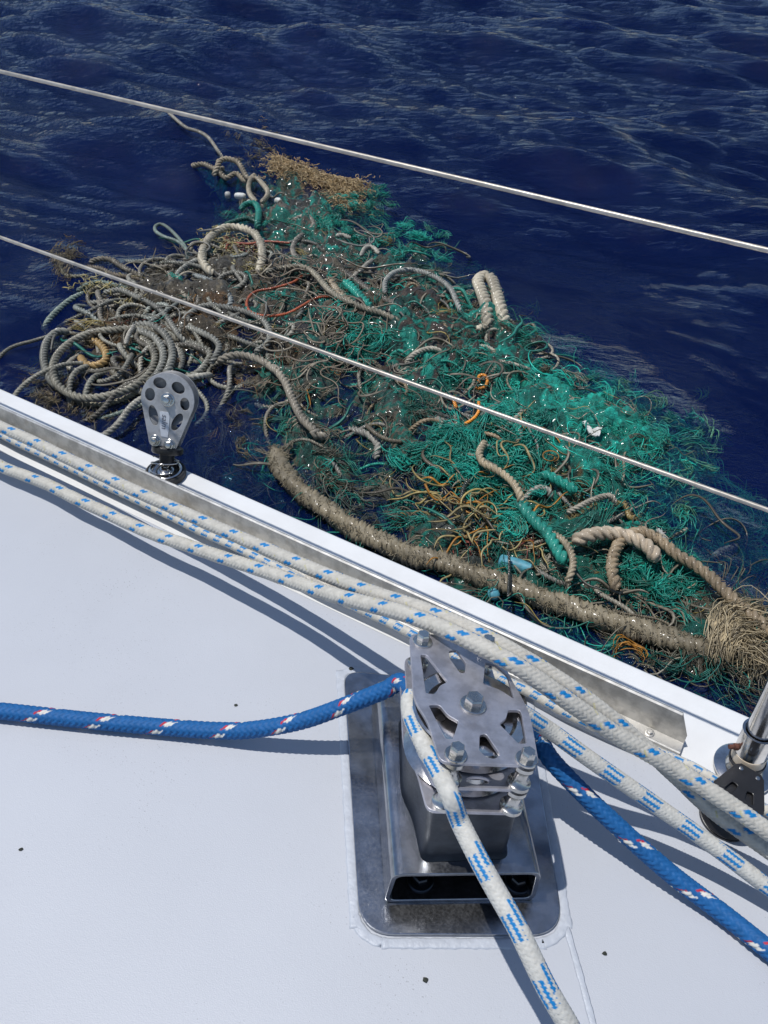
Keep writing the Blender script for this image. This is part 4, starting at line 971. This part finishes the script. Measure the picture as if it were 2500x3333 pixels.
B1.add(*curls(1200, pick_mass(1.25), .22, .0024, 14, 15, (-.02, .045)))
me = B1.mesh('net_strands'); tag(link('net_strands', me, M_net), 'tangle of green and brown net twine covering the floating mass', 'net', kind='stuff')
def pick_px(cl, col, zo=.02, clip=-.04):
    """clusters [(u,v,su,sv,weight)] of the photo"""
    cl = np.array(cl, float); w_ = cl[:, 4]/cl[:, 4].sum(); cols_ = np.array(col)
    def f(n_):
        k = rng.choice(len(cl), n_, p=w_); u = rng.normal(cl[k, 0], cl[k, 2]); v = rng.normal(cl[k, 1], cl[k, 3])
        R3 = (u-1250)[:, None]*RV+(1666.5-v)[:, None]*UV+FPX*fw; q = (WL-H)/R3[:, 2]; x = R3[:, 0]*q; y = R3[:, 1]*q
        if clip:
            sg = np.where(inside(x, y), 1, -1)*distpoly(x, y); ok = sg > clip
            x, y = x[ok], y[ok]
        return x, y, cols_[rng.integers(0, len(cols_), len(x))], np.full(len(x), zo)
    return f
def stuff(name, entries, mat, label, cat='net'):
    b_ = Bag()
    for e in entries: b_.add(*e)
    return tag(link(name, b_.mesh(name), mat), label, cat, kind='stuff')
# medium cords lying about in the mass
mid_cols = [(.24, .21, .15), (.17, .15, .11), (.32, .28, .21), (.02, .20, .15), (.12, .10, .07), (.22, .21, .18)]
stuff('loose_cords', [curls(210, pick_px([(1250, 900, 260, 150, 3), (1100, 1100, 250, 130, 3), (1600, 1250, 200, 120, 1.6), (1650, 1600, 170, 130, 2.5), (1350, 1300, 260, 120, 2), (700, 1000, 220, 90, 1.6), (500, 1150, 150, 80, 1.4), (2000, 1850, 200, 110, 1)], mid_cols, .015, .10), .34, .0058, 22, 9, (-.01, .05), .3)], M_net,
      'loose pale and green cords strewn over the nets', 'cord')
# bright teal net, right
bt = [(.01, .36, .27), (.015, .50, .37), (.005, .26, .195), (.02, .32, .25), (.10, .30, .18)]
stuff('teal_net', [curls(8000, pick_px([(1930, 1330, 95, 75, 2), (2040, 1420, 120, 85, 3), (1850, 1400, 90, 60, 1.4), (2150, 1560, 110, 90, 1.6), (1980, 1560, 120, 70, 1), (2200, 1450, 80, 60, .8)], bt, -.018), .13, .0016, 8, 26, (-.06, .02), .3, bun=10, bw=.011)], M_net, 'bright teal monofilament net bunched at the right of the mass')
stuff('sunken_net', [curls(3400, pick_px([(1500, 870, 110, 60, 1.5), (1750, 1120, 90, 60, 1), (1950, 1260, 100, 50, 1.2), (2180, 1380, 90, 60, 1.2), (2260, 1600, 90, 90, 1.2), (2350, 1800, 90, 60, 1), (2400, 1720, 70, 60, 1), (2330, 1960, 90, 50, .8), (2480, 1900, 50, 70, 1.2), (2440, 2020, 60, 60, 1), (2420, 1620, 50, 60, .8), (1250, 720, 120, 60, 1)], [(.008, .20, .13), (.01, .26, .18), (.006, .14, .10)], -.09, -.25), .18, .0020, 8, 12, (-.10, .04), .25, bun=8, bw=.014)], M_net, 'dim green net sinking along the far edge of the mass')
# green fluffy clumps
stuff('green_clumps', [curls(5000, pick_px([(1135, 1045, 22, 45, 1.3), (1185, 1145, 45, 28, 1.3), (1480, 1480, 70, 25, 1.5), (1590, 1560, 60, 28, 1.5), (1640, 1420, 45, 25, 1), (1700, 1680, 40, 30, .8), (2100, 1860, 40, 25, 1.4), (2160, 1900, 40, 28, 1), (1500, 1250, 70, 25, 1), (1100, 740, 60, 30, 1), (1220, 640, 60, 25, .8), (1350, 780, 70, 40, 1), (1660, 1500, 60, 30, 1)], [(.01, .32, .24), (.008, .22, .16), (.015, .40, .30)], .035), .15, .0019, 9, 24, (-.03, .03), .25, bun=14, bw=.010)], M_net, 'fluffy clumps of green fibre heaped on the ropes')
# dry tan fibre, far side
stuff('tan_fibre', [curls(3200, pick_px([(960, 545, 42, 16, 2.4), (1080, 575, 50, 14, 2), (1140, 590, 35, 16, 1.4), (1130, 640, 35, 22, .8), (910, 530, 16, 12, .6)], [(.46, .32, .15), (.36, .24, .11), (.54, .40, .21)], .02), .045, .0028, 7, 45, (-.02, .03))], M_net, 'shaggy tan fibre mat at the far side of the mass', 'fibre')
stuff('brown_weed', [curls(3200, pick_px([(1120, 640, 55, 25, 1), (850, 480, 60, 40, 1), (215, 855, 22, 30, 1), (250, 1300, 60, 25, .6), (330, 1330, 90, 20, .5), (780, 880, 60, 50, 1.2), (870, 950, 80, 50, 1), (790, 1380, 30, 80, .35), (160, 1270, 25, 25, .4)], [(.16, .12, .06), (.22, .17, .09), (.12, .10, .06)], -.01, -.6), .07, .0019, 8, 24, (-.04, .03), .3, bun=6, bw=.010)], M_net, 'brown weed and chafed fibre clinging round the ropes', 'weed')
stuff('yellow_fibre', [curls(330, pick_px([(330, 950, 45, 12, 1), (460, 1000, 40, 12, 1), (760, 820, 45, 22, 1.6), (720, 760, 30, 10, .8), (820, 900, 30, 14, .8)], [(.42, .34, .12), (.50, .44, .24)], .03), .06, .0028, 9, 26, (-.02, .02))], M_net, 'straw yellow fibre tufts lying on the coil', 'fibre')
stuff('yellow_cords', [curls(60, pick_px([(1560, 1640, 60, 45, 2), (1640, 1740, 60, 40, 2), (1500, 1600, 40, 30, 1), (1780, 1600, 50, 40, .8), (1430, 1620, 40, 30, .6), (1700, 1500, 60, 50, .6)], [(.42, .32, .11), (.46, .36, .16), (.32, .25, .11), (.50, .22, .03)], .05), .24, .0040, 24, 15, (-.01, .03), .2)], M_net, 'thin yellow-tan cords looped by the blackish green rope', 'cord')
stuff('brown_cords', [curls(70, pick_px([(1060, 1120, 60, 50, 2), (1110, 1180, 50, 50, 1.5), (1000, 1200, 50, 40, 1), (980, 920, 55, 35, 1.3)], [(.24, .19, .13), (.30, .26, .19), (.18, .14, .10)], .06), .36, .0042, 24, 12, (-.01, .03), .2)], M_net, 'thin grey-brown cords coiled in the middle of the mass', 'cord')
stuff('blue_scrap', [curls(240, pick_px([(1935, 1605, 15, 17, 1)], [(.02, .13, .34), (.03, .20, .44)], -.02), .06, .0030, 8, 40, (-.02, .02))], M_net, 'scrap of blue net under the slim beige rope', 'net')
stuff('red_net', [curls(130, pick_px([(1730, 1745, 30, 9, 1), (790, 810, 35, 12, 1), (560, 1060, 70, 12, .8), (1560, 1770, 25, 12, .5)], [(.20, .035, .025), (.26, .07, .05)], .02), .08, .0026, 9, 14, (-.02, .02))], M_net, 'small patches of dull red net in the tangle', 'net')
# heaps of shorter rope lengths
def rope_heap(name, n_, clusters, pal, label, lenr=(.18, .5), rr_=(.006, .012), zr=(.0, .05), curl=7, clip=.02):
    f = pick_px(clusters, pal, 0, clip); x, y, c, _z = f(n_); b_ = Bag()
    for i_ in range(len(x)):
        L_ = rng.uniform(*lenr); k = max(5, int(L_/.04)); th = rng.uniform(0, 2*PI); k0 = rng.normal(0, curl); k1 = rng.normal(0, curl); pts = []; px_, py_ = x[i_], y[i_]; zo = rng.uniform(*zr)
        for q in range(k):
            w_ = math.sin(PI*q/(k-1)); zz = WL+float(wave(px_, py_))+zo*w_-.03*(1-w_)
            pts.append([px_, py_, zz]); th += (k0+k1*math.sin(q*.7))*L_/k; px_ += math.cos(th)*L_/k; py_ += math.sin(th)*L_/k
        V, F, C = laid(np.array(pts), rng.uniform(*rr_), 3, step=.007, col=c[i_]*rng.uniform(.7, 1.2), lump=.03, seg=12)
        b_.add(V, F, C)
    return tag(link(name, b_.mesh(name), M_wetrope), label, 'rope', kind='stuff')
greys = [(.28, .265, .21), (.23, .225, .18), (.35, .33, .27), (.19, .17, .13), (.28, .30, .26)]
rope_heap('rope_pile', 125, [(480, 1050, 170, 60, 2), (560, 1180, 150, 60, 1.5), (720, 1000, 120, 60, 1.5), (330, 1150, 90, 70, .8), (800, 900, 90, 60, .8), (650, 1220, 110, 40, .8)], greys, 'untidy pile of overlapping grey-beige rope lengths around the coil', (.3, .65), (.009, .0135), (.0, .06), 8, .19)
rope_heap('rope_heap', 150, [(1100, 860, 160, 90, 2), (1250, 1000, 180, 90, 2), (1350, 1200, 220, 90, 1.5), (1600, 1380, 140, 90, 1.5), (1250, 1420, 170, 70, 1), (1000, 750, 110, 60, 1), (1750, 1700, 130, 90, 1.4), (1600, 1150, 100, 60, .7), (2000, 1850, 130, 80, .7)],
          [(.34, .31, .24), (.28, .25, .19), (.42, .38, .30), (.015, .22, .17), (.015, .30, .22), (.18, .15, .10), (.22, .21, .18), (.30, .22, .13)], 'jumble of short tan, grey and green rope lengths through the nets', (.12, .45), (.005, .010), (.0, .06), 9, .08)
# knotted mesh sheets draped through the teal net and along the sunken edge
def mesh_sheet(bag, u, v, wx, wy, ang_, cell, z0, col, r_=.0010):
    c_ = G(u, v, WL); nx = int(wx/cell); ny = int(wy/cell); ca, sa = math.cos(ang_), math.sin(ang_)
    gx_, gy_ = np.meshgrid(np.linspace(-wx/2, wx/2, nx*2+1), np.linspace(-wy/2, wy/2, ny*2+1))
    sx_ = (vnoise(gx_+u, gy_, 4)-.5)*.22+(vnoise(gx_+u, gy_, 11)-.5)*.07; sy_ = (vnoise(gx_, gy_+v, 4)-.5)*.22+(vnoise(gx_, gy_+v, 11)-.5)*.07
    X_ = c_[0]+ca*(gx_+sx_)-sa*(gy_+sy_); Y_ = c_[1]+sa*(gx_+sx_)+ca*(gy_+sy_)
    Zs = WL+wave(X_, Y_)+z0+(vnoise(X_, Y_, 7)-.5)*.09+(vnoise(X_, Y_, 23)-.5)*.03
    P_ = np.stack([X_, Y_, Zs], -1)
    rmask = (gx_/wx*2)**2+(gy_/wy*2)**2+(vnoise(gx_, gy_+u, 9)-.5)*.7 < .9
    for d_ in (1, -1):
        for st in range(-2*ny, 2*nx+2*ny, 2):
            pts = []; 
            for q in range(2*ny+1):
                i_ = st+d_*q+(0 if d_ > 0 else 0)
                if 0 <= i_ <= 2*nx and rmask[q, i_]: pts.append(P_[q, i_])
                else:
                    if len(pts) > 3:
                        V, F, C = tube3(np.array(pts), r_); bag.add(V, F, np.array(col)*rng.uniform(.75, 1.2))
                    pts = []
            if len(pts) > 3:
                V, F, C = tube3(np.array(pts), r_); bag.add(V, F, np.array(col)*rng.uniform(.75, 1.2))
def tube3(P_, r_):
    T = np.gradient(P_, axis=0); T /= np.linalg.norm(T, axis=1)[:, None]+1e-9; B = np.cross(T, [0, 0, 1.]); B /= np.linalg.norm(B, axis=1)[:, None]+1e-9; N_ = np.cross(B, T)
    V = np.stack([P_+r_*(math.cos(a)*N_+math.sin(a)*B) for a in (.5, 2.6, 4.7)], 1); n_ = len(P_); idx = np.arange(n_*3).reshape(n_, 3)
    F = np.vstack([np.stack([idx[:-1, q], idx[:-1, (q+1) % 3], idx[1:, (q+1) % 3], idx[1:, q]], -1) for q in range(3)])[:, ::-1]
    return V.reshape(-1, 3), F, None
BM = Bag()
for a_ in ((1960, 1370, .75, .6, .3, .024, -.05, (.015, .42, .31)), (2090, 1500, .8, .7, -.4, .022, -.06, (.01, .34, .25)), (1880, 1250, .8, .5, .1, .026, -.06, (.01, .28, .21)), (2200, 1640, .75, .7, .8, .026, -.09, (.01, .26, .19)), (1640, 1040, .9, .5, -.6, .028, -.10, (.01, .22, .16)),
           (1400, 880, .9, .5, -.5, .028, -.08, (.01, .22, .16)), (2400, 1850, .9, .8, .5, .026, -.08, (.01, .26, .19)), (2470, 1720, .7, .6, .2, .026, -.12, (.01, .24, .18)), (1500, 1250, .8, .5, .6, .022, .02, (.01, .18, .13)), (1150, 700, .8, .5, .2, .026, .0, (.01, .22, .16)), (1750, 1850, .8, .4, -.4, .022, -.02, (.01, .20, .15)), (1300, 1560, .9, .5, -.5, .022, -.02, (.01, .17, .12)), (1000, 1450, .7, .5, -.3, .024, -.06, (.03, .12, .09))):
    mesh_sheet(BM, *a_)
tag(link('net_sheets', BM.mesh('net_sheets'), M_net), 'folded sheets of knotted green diamond mesh, partly under water', 'net', kind='stuff')
# white plastic scrap on the teal net
bm = bmesh.new()
P = on_sea(Z6([(665, 785), (690, 820), (705, 850), (735, 862), (748, 820), (715, 838)]), .05)
for a, b_ in zip(P, P[1:]):
    a = Vector(a); b_ = Vector(b_); d = (b_-a); wv = Vector((-d.y, d.x, 0)).normalized()*.009; up_ = Vector((0, 0, .003))
    vs = [bm.verts.new(p_) for p_ in (a-wv, a+wv, b_+wv, b_-wv, a-wv+up_, a+wv+up_*2, b_+wv+up_, b_-wv+up_*2)]
    for f_ in ((0, 1, 2, 3), (4, 5, 6, 7), (0, 1, 5, 4), (1, 2, 6, 5), (2, 3, 7, 6), (3, 0, 4, 7)): bm.faces.new([vs[q] for q in f_])
bmesh.ops.recalc_face_normals(bm, faces=bm.faces)
o = fin('plastic_strip', bm, M_float, None, False); tag(o, 'crumpled white plastic strip on the bright teal net', 'scrap')
print('verts', sum(len(m.vertices) for m in bpy.data.meshes), 'polys', sum(len(m.polygons) for m in bpy.data.meshes))
